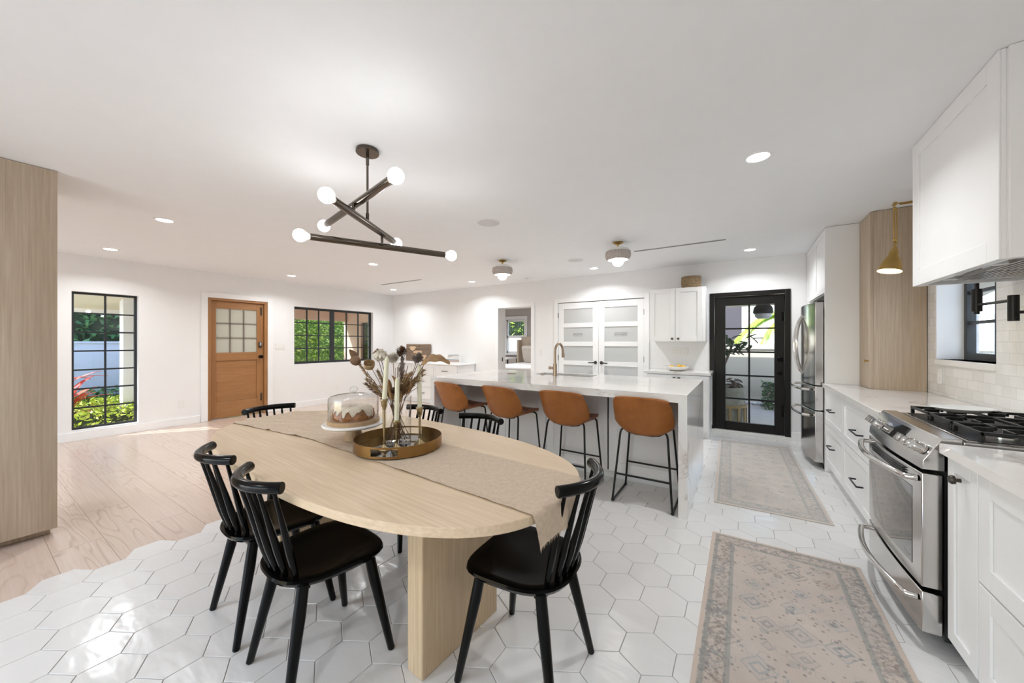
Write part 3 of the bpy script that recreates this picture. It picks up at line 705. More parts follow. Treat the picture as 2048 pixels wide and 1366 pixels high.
def leafy(name, base, pts, leaves, size, mat, label, cat, lsize=1.0):
    r = thing(name, label, cat, base)
    MB().tube(pts, [.018]*len(pts)).build('trunk', M['bark'], r)
    lm = MB()
    for (c, rad, n) in leaves:
        for i in range(n):
            p = Vector(c)+Vector((random.gauss(0, rad), random.gauss(0, rad), random.gauss(0, rad*.7)))
            R = Matrix.Translation(p) @ Matrix.Rotation(random.uniform(0, 6.3), 4, 'Z') @ Matrix.Rotation(random.uniform(-.8, .6), 4, 'X')
            s_ = size*random.uniform(.7, 1.3)
            prev = None
            for j in range(5):
                u = j/4; w_ = s_*.42*math.sin(PI*(u*.86+.07)); z = -.25*u*u*s_
                cur = [lm.bm.verts.new(R @ Vector((-w_, u*s_*1.6, z))), lm.bm.verts.new(R @ Vector((0, u*s_*1.6, z-.015))), lm.bm.verts.new(R @ Vector((w_, u*s_*1.6, z)))]
                if prev: lm.f([prev[0], cur[0], cur[1], prev[1]]); lm.f([prev[1], cur[1], cur[2], prev[2]])
                prev = cur
    lm.build('leaves', mat, r); return r
leafy('fig_tree', (-.36, 7.02, .50), [(-.36, 7.02, .50), (-.27, 7.02, .85), (-.18, 7.01, 1.1), (-.12, 7.0, 1.32)], [((-.12, 7.0, 1.27), .12, 34), ((-.26, 6.98, 1.36), .08, 12)], .10, M['fig'], 'large leaved fig tree in the patio planter', 'tree')
leafy('potted_croton', (-.13, 6.90, .50), [(-.13, 6.90, .50), (-.12, 6.89, .62)], [((-.12, 6.89, .63), .05, 20)], .08, leaf_mat('bronze_leaves', (.05, .03, .02), (.12, .06, .04), (.20, .12, .08)), 'small bronze leaved plant in front of the fig tree', 'plant')
# palm fronds
pr = thing('palm_tree', 'yellow green palm with arching fronds behind the patio', 'palm', (1.25, 10.8, -.06))
MB().tube([(1.25, 10.8, -.06), (1.22, 10.8, 1.0), (1.2, 10.8, 1.9)], [.10, .08, .07]).build('trunk', M['bark'], pr)
for k in range(11):
    a = 2.2+k*.30 if k < 7 else -1.0+k*.2; fm = MB(); L = 1.75
    prev = Vector((1.2, 10.8, 1.85)); 
    for j in range(40):
        u = (j+1)/40; r_ = L*u; z = 1.85+(.75+.12*(k % 3))*u-(1.5-.2*(k % 2))*u*u
        p = Vector((1.2+r_*math.cos(a)*.8, 10.8+r_*math.sin(a)*.5, z)); t_ = (p-prev).normalized(); sd_ = t_.cross(Vector((0, 0, 1))).normalized()
        for s_ in (-1, 1):
            tip = p+sd_*s_*.42*(1-.6*u)*.9+t_*.18-Vector((0, 0, .12))
            fm.f([fm.bm.verts.new(p-t_*.026), fm.bm.verts.new(p+t_*.026), fm.bm.verts.new(tip)])
        prev = p
    fm.build('frond', M['palm'], pr)
# patio pendant
pp = thing('outdoor_pendant', 'dark ribbed pendant lamp hanging outside the black door', 'lamp', (.30, 7.35, 1.70))
MB().tube([(.30, 7.35, 2.0), (.30, 7.35, 2.22)], .035).build('stem', M['steelblack'], pp)
MB().lathe([(0, 2.02), (.05, 2.02), (.06, 1.97), (.09, 1.95), (.10, 1.91), (.125, 1.89), (.14, 1.84), (.145, 1.79), (.13, 1.77), (0, 1.77)], (.30, 7.35, 0), 24).build('lamp_shade', M['steelblack'], pp)
MB().lathe([(0, 1.77), (.125, 1.77), (.115, 1.72), (.08, 1.69), (0, 1.685)], (.30, 7.35, 0), 24).build('glass_bowl', M['frost'], pp)

# ================================================================ bedroom beyond the opening
YW = 9.3
BW = (-6.15, -5.50, .95, 1.98)
struct(wall_cells(MB(), 'y', YW, YW+.15, -8.0, -3.0, 0, H, [BW]).build('wall_bedroom_back', M['bedgrey']))
struct(MB().box(-8.15, -8.0, YB+.25, YW, 0, H).build('wall_bedroom_left', M['bedgrey']))
struct(MB().box(-3.0, -2.92, YB+.25, YW, 0, H).build('wall_bedroom_right', M['bedgrey']))
struct(MB().box(-8.0, -3.0, YB+.25, YW, H, H+.1).build('ceiling_bedroom', M['ceil']))
struct(MB().box(-8.0, -3.0, YB+.25, YW, -.1, 0).build('floor_bedroom', M['planks']))
fr = MB(); a0, a1, z0, z1 = BW
fr.box(a0-.08, a0, YW-.03, YW, z0-.08, z1+.1); fr.box(a1, a1+.10, YW-.03, YW, z0-.08, z1+.1); fr.box(a0, a1, YW-.03, YW, z1, z1+.1); fr.box(a0-.1, a1+.12, YW-.07, YW, z0-.05, z0)
fr.box(a0, a1, YW+.02, YW+.06, (z0+z1)/2-.05, (z0+z1)/2+.03); fr.box(a0, a1, YW+.02, YW+.06, z0, z0+.06); fr.box(a0, a1, YW+.02, YW+.06, z1-.06, z1); fr.box(a0, a0+.04, YW+.02, YW+.06, z0, z1); fr.box(a1-.04, a1, YW+.02, YW+.06, z0, z1)
wd = struct(fr.build('window_7', M['trim'], bevel=.003))
MB().box(a0, a1, YW+.035, YW+.04, z0, z1).build('glass_pane', M['glass'], wd)
le = MB(); zc = (z0+z1)/2+.03
for i in range(1, 9): le.box(a0+(a1-a0)*i/9-.003, a0+(a1-a0)*i/9+.003, YW+.03, YW+.045, zc, z1)
for j in range(1, 7): le.box(a0, a1, YW+.03, YW+.045, zc+(z1-zc)*j/7-.003, zc+(z1-zc)*j/7+.003)
le.build('leaded_grid', M['frame'], wd)
struct(MB().box(-9, -2.5, 12.2, 12.4, -.06, 1.5).build('wall_yard', M['cream']))
foliage('hedge', -9, -3, 12.75, 13.7, -.06, 2.7, 2500, .10, M['hedge2'], 'hedge outside the bedroom window', 'hedge')
bd = thing('bed', 'wingback tufted beige bed glimpsed through the doorway', 'bed', (-4.55, 8.2, 0))
hbm = MB(); 
def hbf(u, v):
    x = -5.54+1.8*u; z = .3+1.14*v+(.04*math.sin(PI*u) if v > .9 else 0); tuft = -.018*abs(math.sin(u*9*PI))*abs(math.sin(v*5*PI)); return (x, YW-.14+tuft, z)
hbm.grid(hbf, 72, 40); hbm.box(-5.54, -3.74, YW-.13, YW-.04, .0, 1.42); hbm.build('headboard', M['tuft'], bd)
MB().prism([( -5.58, YW-.03), (-5.52, YW-.03), (-5.52, YW-.34), (-5.58, YW-.34)], .05, 1.36).build('headboard_wing', M['tuft'], bd, bevel=.02)
MB().box(-5.48, -3.80, 7.25, YW-.15, .12, .42).build('bed_base', M['tuft'], bd, bevel=.02)
MB().box(-5.46, -3.82, 7.22, YW-.16, .42, .70).build('mattress', M['linen'], bd, bevel=.05, bseg=4)
o = MB(TR(-4.88, YW-.36, .71, 0, 18)).box(-.42, .42, -.07, .07, 0, .50).build('pillow', M['pillow'], bevel=.06, bseg=4); tag(o, 'grey beige pillow leaning on the tufted headboard', 'pillow')
dk = thing('nightstand_table', 'dark legged white topped table by the bedroom window', 'table', (-5.95, YW-.55, 0))
MB().box(-6.35, -5.62, YW-.75, YW-.2, .80, .84).build('table_top', M['marble'], dk, bevel=.004)
for a, b in ((-6.33, YW-.73), (-5.66, YW-.73), (-6.33, YW-.24), (-5.66, YW-.24)): MB().box(a, a+.03, b, b+.03, 0, .80).build('leg', M['steelblack'], dk)

# ================================================================ kitchen run on the right wall
XC = .70; CT = .885     # cabinet face, counter top height
def bar_handle(root, p, L, mat=None, r=.0045, out=.032):      # p = centre on the face (faces -x), runs along y
    mat = mat or M['steelblack']; x, y, z = p
    mb = MB().box(x-out-.008, x-out, y-L/2, y+L/2, z-.005, z+.005)
    for s_ in (-1, 1): mb.box(x-out, x, y+s_*(L/2-.006)-.005, y+s_*(L/2-.006)+.005, z-.005, z+.005)
    return mb.build('handle', mat, root, bevel=.0015)
def knob(root, p, axis='x'):
    x, y, z = p; mb = MB(TR(x, y, z, 0, 0, -90) if axis == 'x' else TR(x, y, z, 0, 90))
    mb.lathe([(0, 0), (.008, 0), (.006, .012), (.016, .016), (.017, .024), (.013, .03), (0, .031)], seg=18)
    return mb.build('knob', M['pewter'], root)
def cab_body(root, y0, y1, z0=.10, z1=CT-.04, x1=XR-.005):
    MB().box(XC+.02, x1, y0, y1, z0, z1).box(XC+.07, x1, y0, y1, .003, z0).build('carcass', M['cab'], root)
def front(root, y0, y1, z0, z1, name='drawer', rail=.055):
    g_ = .0018
    mb = MB(TR(XC, y1-g_, z0+g_, -90)).shaker(y1-y0-2*g_, z1-z0-2*g_, .02, rail); return mb.build(name, M['cab'], root, bevel=.0015)
grp = 'white shaker base cabinets along the tiled wall'
c1 = thing('base_cabinet', 'white two drawer cabinet next to the refrigerator', 'cabinet', (1.0, 4.34, 0), 0, grp)
cab_body(c1, 3.97, 4.70)
for z0, z1, hz in ((.49, CT-.045, .665), (.105, .485, .33)):
    d = front(c1, 3.97, 4.70, z0, z1); bar_handle(d, (XC, 4.335, hz), .16)
c2 = thing('base_cabinet', 'white two drawer cabinet touching the left side of the range', 'cabinet', (1.0, 3.46, 0), 0, grp)
cab_body(c2, 2.965, 3.965)
for z0, z1, hz in ((.49, CT-.045, .655), (.105, .485, .30)):
    d = front(c2, 2.965, 3.965, z0, z1); bar_handle(d, (XC, 3.46, hz), .20)
c3 = thing('base_cabinet', 'narrow white pull-out cabinet with one dark knob right of the range', 'cabinet', (1.0, 2.07, 0), 0, grp)
cab_body(c3, 1.952, 2.172); d = front(c3, 1.952, 2.172, .105, CT-.045, 'door', .05); knob(d, (XC, 2.068, .772))
c4 = thing('base_cabinet', 'white drawer cabinet cut off by the right edge of the photo', 'cabinet', (1.0, 1.35, 0), 0, grp)
cab_body(c4, .75, 1.948)
for z0, z1, hz in ((.46, CT-.045, .655), (.105, .456, .30)):
    d = front(c4, .75, 1.948, z0, z1, rail=.07); bar_handle(d, (XC, 1.36, hz), .38, r=.007)
o = MB().box(XC-.02, XR-.012, 2.962, 4.715, CT-.04, CT).build('countertop', M['quartz'], bevel=.002); tag(o, 'veined white quartz counter left of the range', 'countertop', 'quartz counters along the tiled wall')
o = MB().box(XC-.02, XR-.012, .75, 2.182, CT-.04, CT).build('countertop', M['quartz'], bevel=.002); tag(o, 'veined white quartz counter in the right foreground', 'countertop', 'quartz counters along the tiled wall')

# refrigerator enclosure and refrigerator
tp = thing('fridge_enclosure', 'tall white panel and cabinet built around the refrigerator', 'cabinet', (1.0, 5.3, 0))
MB().box(.70, XR-.005, 4.72, 4.745, .004, H-.004).build('side_panel', M['cab'], tp)
MB().box(.725, XR-.005, 4.747, 5.95, 1.79, H-.004).build('cabinet_box', M['cab'], tp)
MB(TR(.705, 5.945, 1.80, -90)).shaker(.597, H-1.805, .02, .06).build('door', M['cab'], tp, bevel=.0015)
MB(TR(.705, 5.346, 1.80, -90)).shaker(.597, H-1.805, .02, .06).build('door', M['cab'], tp, bevel=.0015)
MB().box(.70, XR-.005, 5.70, 5.945, .003, 1.79).build('filler_panel', M['cab'], tp)
fg = thing('refrigerator', 'stainless french door refrigerator with curved front and two bottom drawers', 'refrigerator', (.98, 5.21, 0))
MB().box(.705, XR-.02, 4.765, 5.685, .05, 1.70).build('body', M['steel2'], fg)
def bowed(y0, y1, z0, z1, bow_c, bow, name, parent):
    pts = []
    n = 14; xb = .632
    for i in range(n+1):
        y = y0+(y1-y0)*i/n; u = (y-5.225)/.46; pts.append((xb-bow*(1-u*u), y))
    pts += [(.698, y1), (.698, y0)]
    return MB().prism(pts, z0, z1).build(name, M['steel'], parent, bevel=.004)
B_ = .055
f1 = bowed(4.767, 5.222, .855, 1.705, 0, B_, 'door', fg); f2 = bowed(5.228, 5.683, .855, 1.705, 0, B_, 'door', fg)
f3 = bowed(4.767, 5.683, .60, .845, 0, B_, 'drawer', fg); f4 = bowed(4.767, 5.683, .07, .59, 0, B_, 'drawer', fg)
for f_, y in ((f1, 5.18), (f2, 5.27)):
    sgn = -1 if y < 5.225 else 1
    pts = [(.590-.075*math.sin(PI*i/18)**.6, 5.225+sgn*(.022+.085*math.sin(PI*i/18)), .94+.66*i/18) for i in range(19)]
    MB().tube(pts, .015).build('handle', M['chrome'], f_)
for f_, z in ((f3, .80), (f4, .53)):
    pts = [(.60, 4.86, z), (.545, 4.88, z)]+[(.545-.05*math.sin(PI*i/10), 4.90+.65*i/10, z) for i in range(11)]+[(.545, 5.57, z), (.60, 5.59, z)]
    MB().tube(pts, .014).build('handle', M['chrome'], f_)
MB().box(.65, .72, 4.80, 4.86, 1.705, 1.725).box(.65, .72, 5.59, 5.65, 1.705, 1.725).build('hinge_cover', M['pewter'], fg, bevel=.004)
MB().box(.70, .74, 4.80, 5.66, .004, .05).box(.74, 1.2, 4.85, 4.9, .004, .05).box(.74, 1.2, 5.55, 5.6, .004, .05).build('toe_grille', M['iron'], fg)

# washed oak corner cabinet
wc = thing('wall_cupboard', 'washed oak cupboard standing on the counter from counter to ceiling', 'cupboard', (1.12, 4.54, CT))
MB().box(.972, XR-.005, 4.37, 4.715, CT, H-.004).build('carcass', M['panel'], wc, bevel=.0015)
d = MB().box(.953, .9715, 4.371, 4.713, CT+.003, H-.008).build('door', M['panel'], wc, bevel=.0015)
kb = MB(TR(.953, 4.42, 1.13, 0, 0, -90)).lathe([(0, 0), (.007, 0), (.006, .02), (.013, .024), (.013, .03), (0, .031)], seg=16); kb.build('knob', M['brass'], d)

# range hood in a white shaker box
hd = thing('range_hood', 'large white shaker range hood box hanging from the ceiling', 'hood', (1.07, 2.64, 1.625))
MB().box(.87, XR-.005, 2.22, 2.24, 1.625, H-.002).box(.87, XR-.005, 3.045, 3.065, 1.625, H-.002).box(.87, .89, 2.24, 3.045, 1.625, H-.002).box(.89, XR-.005, 2.24, 3.045, 1.70, H-.002).build('hood_box', M['cab'], hd, bevel=.0015)
MB(TR(.85, 3.065, 1.625, -90)).shaker(.845, H-.002-1.625, .02, .085, .006).build('front_panel', M['cab'], hd, bevel=.0015)
MB(TR(.872, 2.205, 1.625, 0)).shaker(XR-.012-.872, H-.002-1.625, .015, .05, .006).build('side_panel', M['cab'], hd, bevel=.0015)
mb = MB().box(.90, 1.27, 2.30, 3.0, 1.64, 1.69)
ln = mb.build('hood_liner', M['steel'], hd, bevel=.004)
mb = MB()
for k in range(2):
    y0 = 2.34+k*.32
    for i in range(12): mb.box(.96+i*.024, .96+i*.024+.012, y0, y0+.29, 1.632, 1.642)
mb.build('grease_filter', M['steel2'], ln)
for hy_ in (2.42, 2.86): MB().cyl((.93, hy_), .025, 1.630, 1.641, 16).build('hood_lamp', M['plasticw'], ln)

# brass swing arm wall lamp over the window
sc = thing('wall_sconce', 'aged brass swing arm lamp hanging over the kitchen window', 'lamp', (XR, 3.95, 2.37))
sx, sy = 1.0, 3.95
MB(TR(XR, sy, 2.37, 0, 0, -90)).lathe([(0, 0), (.055, 0), (.055, .01), (.03, .02), (0, .022)], seg=24).build('wall_mount', M['brass'], sc)
MB().tube([(XR-.01, sy, 2.37), (sx+.02, sy, 2.37)], .007).tube([(XR-.03, sy-.0, 2.36), (sx+.03, sy, 2.36)], .003).build('arm', M['brass'], sc)
MB().tube([(sx, sy-.016, 2.37), (sx, sy+.016, 2.37)], .0135, 16).ball((sx, sy, 2.37), .013).ball((sx, sy, 2.335), .011).build('joint', M['brass'], sc)
MB().tube([(sx-.004, sy, 2.35), (sx-.004, sy, 2.10)], .0055).tube([(sx+.010, sy, 2.34), (sx+.010, sy, 2.09)], .004).build('drop_rod', M['brass'], sc)
MB().ball((sx, sy, 2.09), .013).tube([(sx, sy-.018, 2.065), (sx, sy+.018, 2.065)], .012, 14).ball((sx, sy, 2.035), .012).build('joint', M['brass'], sc)
T = TR(sx, sy, 2.03, 33, 0, 0) @ Matrix.Rotation(math.radians(13), 4, 'Y')
prof = [(0, 0), (.014, 0), (.017, -.012), (.023, -.016), (.023, -.027), (.026, -.029), (.026, -.040), (.029, -.042), (.031, -.068), (.040, -.080), (.053, -.108), (.064, -.145), (.070, -.175), (.073, -.188), (.071, -.188), (.061, -.145), (.050, -.108), (.036, -.085), (0, -.08)]
MB(T).lathe(prof, seg=36).build('lamp_shade', M['brass'], sc)
MB(T).lathe([(.0695, -.187), (.0600, -.147), (.049, -.111), (.035, -.088), (0, -.084)], seg=36).build('shade_lining', M['ceramic'], sc)
bl = MB(T).ball((0, 0, -.135), .026).build('bulb', emis('warm_bulb', (1, .78, .5), 22), sc)

# pot filler
pf = thing('pot_filler', 'black folding pot filler tap on the tiled wall above the range', 'tap', (XR, 2.62, 1.44))
MB(TR(XR, 2.62, 1.44, 0, 0, -90)).lathe([(0, 0), (.035, 0), (.035, .012), (.018, .02), (.018, .05), (0, .05)], seg=20).build('wall_flange', M['steelblack'], pf)
MB().tube([(XR-.03, 2.62, 1.44), (1.15, 2.88, 1.448)], .008).build('lower_arm', M['steelblack'], pf)
MB().cyl((1.15, 2.88), .019, 1.405, 1.535, 20).build('joint', M['steelblack'], pf)
MB().tube([(1.15, 2.88, 1.51), (1.145, 3.20, 1.513)], .008).build('upper_arm', M['steelblack'], pf)
MB().cyl((1.145, 3.20), .021, 1.475, 1.605, 20).cyl((1.145, 3.20), .011, 1.46, 1.475, 16).build('valve', M['steelblack'], pf)
MB().tube([(1.145, 3.20, 1.605), (1.145, 3.20, 1.64)], .009).tube([(1.145, 3.235, 1.655), (1.145, 3.20, 1.655), (1.145, 3.12, 1.645)], .009).build('lever', M['steelblack'], pf)

# ---------------------------------------------------------------- gas range
RY0, RY1 = 2.213, 2.955; RX = .64
rg = thing('gas_range', 'stainless slide-in gas range with black oven window', 'range', (.98, 2.58, 0))
MB().box(RX+.065, XR-.03, RY0, RY1, .06, .87).build('body', M['iron'], rg)
MB().box(RX+.14, XR-.06, RY0+.03, RY1-.03, .003, .06).build('base', M['iron'], rg)
def bow_front(z0, z1, name, mat, x0=RX, bow=.018, parent=None, ya=RY0, yb=RY1, xb=None, bv=.004):
    n = 12; pts = []
    for i in range(n+1):
        u = i/n*2-1; y = ya+(yb-ya)*i/n; uu = (y-(RY0+RY1)/2)/((RY1-RY0)/2); pts.append((x0-bow*(1-uu**2), y))
    pts += [(xb or RX+.062, yb), (xb or RX+.062, ya)]
    return MB().prism(pts, z0, z1).build(name, mat, parent or rg, bevel=bv)
od = bow_front(.265, .745, 'oven_door', M['steel'])
bow_front(.325, .665, 'oven_window', M['ovenglass'], x0=RX-.0015, ya=RY0+.075, yb=RY1-.055, xb=RX+.02, parent=od, bv=.001)
v_ = MB()
for i in range(4): v_.box(RX-.0205, RX-.012, RY0+.14, RY1-.14, .690+i*.011, .695+i*.011)
v_.build('vent_slots', M['iron'], od)
def bowed_handle(z, parent, bow=.045, dz=0):
    pts = [(RX-.004, RY0+.03, z), (RX-.035, RY0+.035, z+dz)]+[(RX-.045-bow*math.sin(PI*i/14), RY0+.045+(RY1-RY0-.09)*i/14, z+dz) for i in range(15)]+[(RX-.035, RY1-.035, z+dz), (RX-.004, RY1-.03, z)]
    return MB().tube(pts, .013, 12).build('handle', M['chrome'], parent)
bowed_handle(.715, od)
wd = bow_front(.075, .245, 'warming_drawer', M['steel']); bowed_handle(.205, wd)
# sloped control panel
y = (RY0, RY1)
cp = MB().prism_y([(0, 0)]*3, 0, 1) if False else MB()
n = 12; A = []; 
for i in range(n+1):
    yy = RY0+(RY1-RY0)*i/n; uu = (yy-(RY0+RY1)/2)/((RY1-RY0)/2); b_ = .018*(1-uu*uu)
    A.append([cp.v(RX-b_, yy, .762), cp.v(RX+.003-b_, yy, .800), cp.v(.698-b_*.5, yy, .900), cp.v(.755, yy, .902), cp.v(.755, yy, .762)])
for P, Q in zip(A, A[1:]):
    for j in range(5): cp.f([P[j], Q[j], Q[(j+1) % 5], P[(j+1) % 5]])
cp.f(A[0]); cp.f(A[-1][::-1])
cpo = cp.build('control_panel', M['steel'], rg, bevel=.003)
def panel_pt(t_, yy, off=0):        # t_ along the slope 0..1
    uu = (yy-(RY0+RY1)/2)/((RY1-RY0)/2); b_ = .018*(1-uu*uu)
    a = Vector((RX+.003-b_, yy, .800)); b = Vector((.698-b_*.5, yy, .900)); n_ = Vector((-(b.z-a.z), 0, b.x-a.x)).normalized()
    return a+(b-a)*t_+n_*off, n_
dm = MB()
q = [panel_pt(.18, 2.475, .001)[0], panel_pt(.18, 2.72, .001)[0], panel_pt(.85, 2.72, .001)[0], panel_pt(.85, 2.475, .001)[0]]
q2 = [panel_pt(.18, 2.475, .004)[0], panel_pt(.18, 2.72, .004)[0], panel_pt(.85, 2.72, .004)[0], panel_pt(.85, 2.475, .004)[0]]
va_ = [dm.bm.verts.new(p) for p in q]; vb_ = [dm.bm.verts.new(p) for p in q2]; dm.f(va_[::-1]); dm.f(vb_)
for i in range(4): dm.f([va_[i], va_[(i+1) % 4], vb_[(i+1) % 4], vb_[i]])
dm.build('display', M['ovenglass'], cpo)
for yy in (2.255, 2.305, 2.355, 2.405, 2.755, 2.80, 2.845, 2.89):
    p, n_ = panel_pt(.36, yy, 0)
    R = n_.to_track_quat('Z', 'Y').to_matrix().to_4x4(); R.translation = p
    m_ = MB(R); m_.lathe([(0, 0), (.0225, 0), (.0225, .008), (.018, .010), (.0175, .036), (.015, .040), (0, .040)], seg=20); m_.box(-.005, .005, -.017, .017, .036, .048)
    k_ = m_.build('knob', M['chrome'], cpo)
# cooktop
ctp = MB().box(.7555, XR-.03, RY0-.008, RY1+.008, .87, .893).box(.775, XR-.05, RY0+.02, RY1-.02, .893, .897).build('cooktop', M['steel'], rg, bevel=.003)
MB().box(.79, XR-.07, RY0+.03, RY1-.03, .897, .899).build('burner_tray', M['iron'], ctp)
MB().box(XR-.07, XR-.03, RY0, RY1, .893, .915).build('rear_vent', M['steel'], ctp, bevel=.003)
for (bx_, by_, br_) in ((.90, 2.33, .045), (1.12, 2.33, .035), (1.01, 2.58, .04), (.90, 2.83, .04), (1.12, 2.83, .035)):
    bb = MB().cyl((bx_, by_), br_, .899, .912, 24).build('burner', M['steel'], ctp)
    MB().cyl((bx_, by_), br_*.75, .912, .92, 24, r1=br_*.7).build('burner_cap', M['iron'], bb)
for (ya, yb) in ((2.225, 2.455), (2.465, 2.695), (2.705, 2.935)):
    gm = MB(); z0, z1 = .925, .938; xa, xb = .805, 1.225
    for yy in (ya, yb-.011): gm.box(xa, xb, yy, yy+.011, z0, z1)
    for xx in (xa, (xa+xb)/2-.006, xb-.011): gm.box(xx, xx+.011, ya, yb, z0, z1)
    ym = (ya+yb)/2
    for xx in (.90, 1.12):
        gm.box(xx-.075, xx-.02, ym-.005, ym+.005, z0, z1+.004); gm.box(xx+.02, xx+.075, ym-.005, ym+.005, z0, z1+.004)
        gm.box(xx-.005, xx+.005, ya+.01, ym-.03, z0, z1+.004); gm.box(xx-.005, xx+.005, ym+.03, yb-.01, z0, z1+.004)
    for xx in (xa, xb-.014):
        for yy in (ya, yb-.014): gm.box(xx, xx+.014, yy, yy+.014, .899, z0)
    gm.build('grate', M['iron'], ctp, bevel=.002)
# oval white spoon plate lying on the far grate
m_ = MB(Matrix.Translation((.945, 2.775, .9428)) @ Matrix.Rotation(math.radians(25), 4, 'Z') @ Matrix.Diagonal((1.4, 1, 1, 1)))
m_.lathe([(0, .002), (.05, .0), (.075, .012), (.088, .022), (.085, .024), (.07, .014), (.045, .006), (0, .006)], seg=40)
tag(m_.build('oval_plate', M['ceramic']), 'oval white plate lying on the range grates', 'plate')

# ================================================================ island
IX0, IX1, IY0, IY1 = -2.93, -.335, 2.885, 4.17
ic = thing('island_countertop', 'white veined quartz waterfall counter on the island', 'countertop', (-1.63, 3.5, 0))
SX0, SX1, SY0, SY1 = -2.12, -1.41, 3.80, 4.08
MB().box(IX0, SX0, IY0, IY1, .85, .91).box(SX1, IX1, IY0, IY1, .85, .91).box(SX0, SX1, IY0, SY0, .85, .91).box(SX0, SX1, SY1, IY1, .85, .91).build('slab', M['quartz'], ic)
MB().box(IX0, IX0+.06, IY0, IY1, .003, .85).build('waterfall_end', M['quartz'], ic)
MB().box(IX1-.06, IX1, IY0, IY1, .003, .85).build('waterfall_end', M['quartz'], ic)
ib = thing('kitchen_island', 'white shaker panelled island base under the quartz counter', 'island', (-1.63, 3.7, 0))
MB().box(IX0+.062, IX1-.062, 3.342, SY0-.02, .10, .848).box(IX0+.062, IX1-.062, SY1+.02, 4.14, .10, .848).box(IX0+.062, SX0-.02, SY0-.02, SY1+.02, .10, .848).box(SX1+.02, IX1-.062, SY0-.02, SY1+.02, .10, .848).box(IX0+.062, IX1-.062, 3.42, 4.10, .003, .10).build('carcass', M['cab'], ib)
for a, b in ((-2.866, -2.305), (-2.30, -1.712), (-1.708, -1.064), (-1.052, -.397)):
    MB(TR(a+.002, 3.32, .10, 0)).shaker(b-a-.004, .745, .02, .085, .008).build('panel', M['cab'], ib, bevel=.0015)
MB().box(-1.0635, -1.0525, 3.334, 3.3415, .10, .845).build('panel_gap_shade', M['cab_gap'], ib)  # dark strip painting the shade in the gap between two panels
sk = thing('sink', 'undermount steel sink in the island', 'sink', ((SX0+SX1)/2, (SY0+SY1)/2, .66))
sm_ = MB(); sm_.box(SX0-.012, SX0, SY0-.01, SY1+.01, .66, .849).box(SX1, SX1+.012, SY0-.01, SY1+.01, .66, .849).box(SX0, SX1, SY0-.01, SY0, .66, .849).box(SX0, SX1, SY1, SY1+.01, .66, .849).box(SX0, SX1, SY0, SY1, .66, .67)
sm_.build('basin', M['steel'], sk)
MB().box(SX0+.30, SX0+.50, SY0+.002, SY1-.002, .842, .852).build('drain_board', M['iron'], sk)
MB().cyl((SX0+.15, 3.94), .04, .67, .674, 20).build('drain', M['chrome'], sk)
fx, fy = -1.797, 3.717
fc = thing('faucet', 'brushed bronze gooseneck tap beside the island sink', 'faucet', (fx, fy, .91))
MB().cyl((fx, fy), .026, .91, .918, 24).cyl((fx, fy), .0225, .918, 1.05, 24).build('base', M['gold'], fc)
pts = [(fx, fy, 1.05), (fx, fy, 1.18)]+[(fx+.02*(1-math.cos(a))*.5, fy+.085-.085*math.cos(a), 1.18+.10*math.sin(a)) for a in [PI*i/12 for i in range(1, 12)]]+[(fx+.02, fy+.172, 1.165), (fx+.02, fy+.175, 1.13)]
MB().tube(pts, .0145, 14).build('spout', M['gold'], fc)
MB().tube([(fx+.02, fy+.172, 1.165), (fx+.02, fy+.178, 1.115)], .018, 14).build('spray_head', M['gold'], fc)
MB().tube([(fx-.02, fy, 1.00), (fx-.06, fy, 1.00)], .014, 14).tube([(fx-.058, fy, 1.00), (fx-.075, fy, 1.0)], .018, 14).build('handle', M['gold'], fc)
tag(MB().lathe([(.052, 0), (.062, 0), (.064, .004), (.058, .006), (.052, .004)], (-2.38, 3.70, .91), 32, closed=True).build('trivet_ring', M['gold']), 'thin metal ring lying on the island counter', 'ring')
tag(MB().cyl((-1.976, 3.75), .02, .91, .916, 20).build('disposal_button', M['gold'], bevel=.002), 'small bronze button beside the tap', 'button')

# ================================================================ dry bar cabinets
bx0, bx1 = -1.155, -.365
lb = thing('bar_cabinet', 'white lower bar cabinet with two dark knobs', 'cabinet', (-.76, 5.68, 0))
MB().box(bx0+.003, bx1-.003, 5.425, YB-.002, .10, .845).box(bx0+.003, bx1-.003, 5.48, YB-.002, .003, .10).build('carcass', M['cab'], lb)
for a, b, kx in ((bx0+.003, -.762, -.79), (-.758, bx1-.003, -.73)):
    d = MB(TR(a, 5.403, .105)).shaker(b-a, .735, .02, .06).build('door', M['cab'], lb, bevel=.0015); knob(d, (kx, 5.403, .80), 'y')
MB(TR(bx1+.0055, 5.425, .105, 90)).shaker(.52, .735, .008, .06, .004).build('end_panel', M['cab'], lb)
tag(MB().box(bx0-.04, bx1+.02, 5.39, YB-.002, .85, .885).build('bar_countertop', M['quartz'], bevel=.002), 'short white counter under the wall cabinet', 'countertop')
ub = thing('wall_cabinet', 'white two door wall cabinet beside the black door', 'cabinet', (-.78, 5.80, 1.305))
MB().box(bx0, -.462, 5.652, YB-.002, 1.305, 2.075).build('carcass', M['cab'], ub)
MB().box(-.462, -.425, 5.66, YB-.002, 1.305, 2.075).build('end_panel', M['cab'], ub, bevel=.0015)
for a, b, kx in ((bx0, -.812, -.85), (-.808, -.464, -.77)):
    d = MB(TR(a, 5.63, 1.307)).shaker(b-a, .766, .02, .06).build('door', M['cab'], ub, bevel=.0015); knob(d, (kx, 5.63, 1.345), 'y')
wb = MB().lathe([(0, .0), (.108, 0), (.127, .03), (.133, .10), (.128, .165), (.121, .165), (.124, .10), (.118, .03), (.10, .012), (0, .012)], (-.620, 5.78, 2.075), 40)
tag(wb.build('wicker_basket', M['wicker']), 'round woven basket on top of the wall cabinet', 'basket')
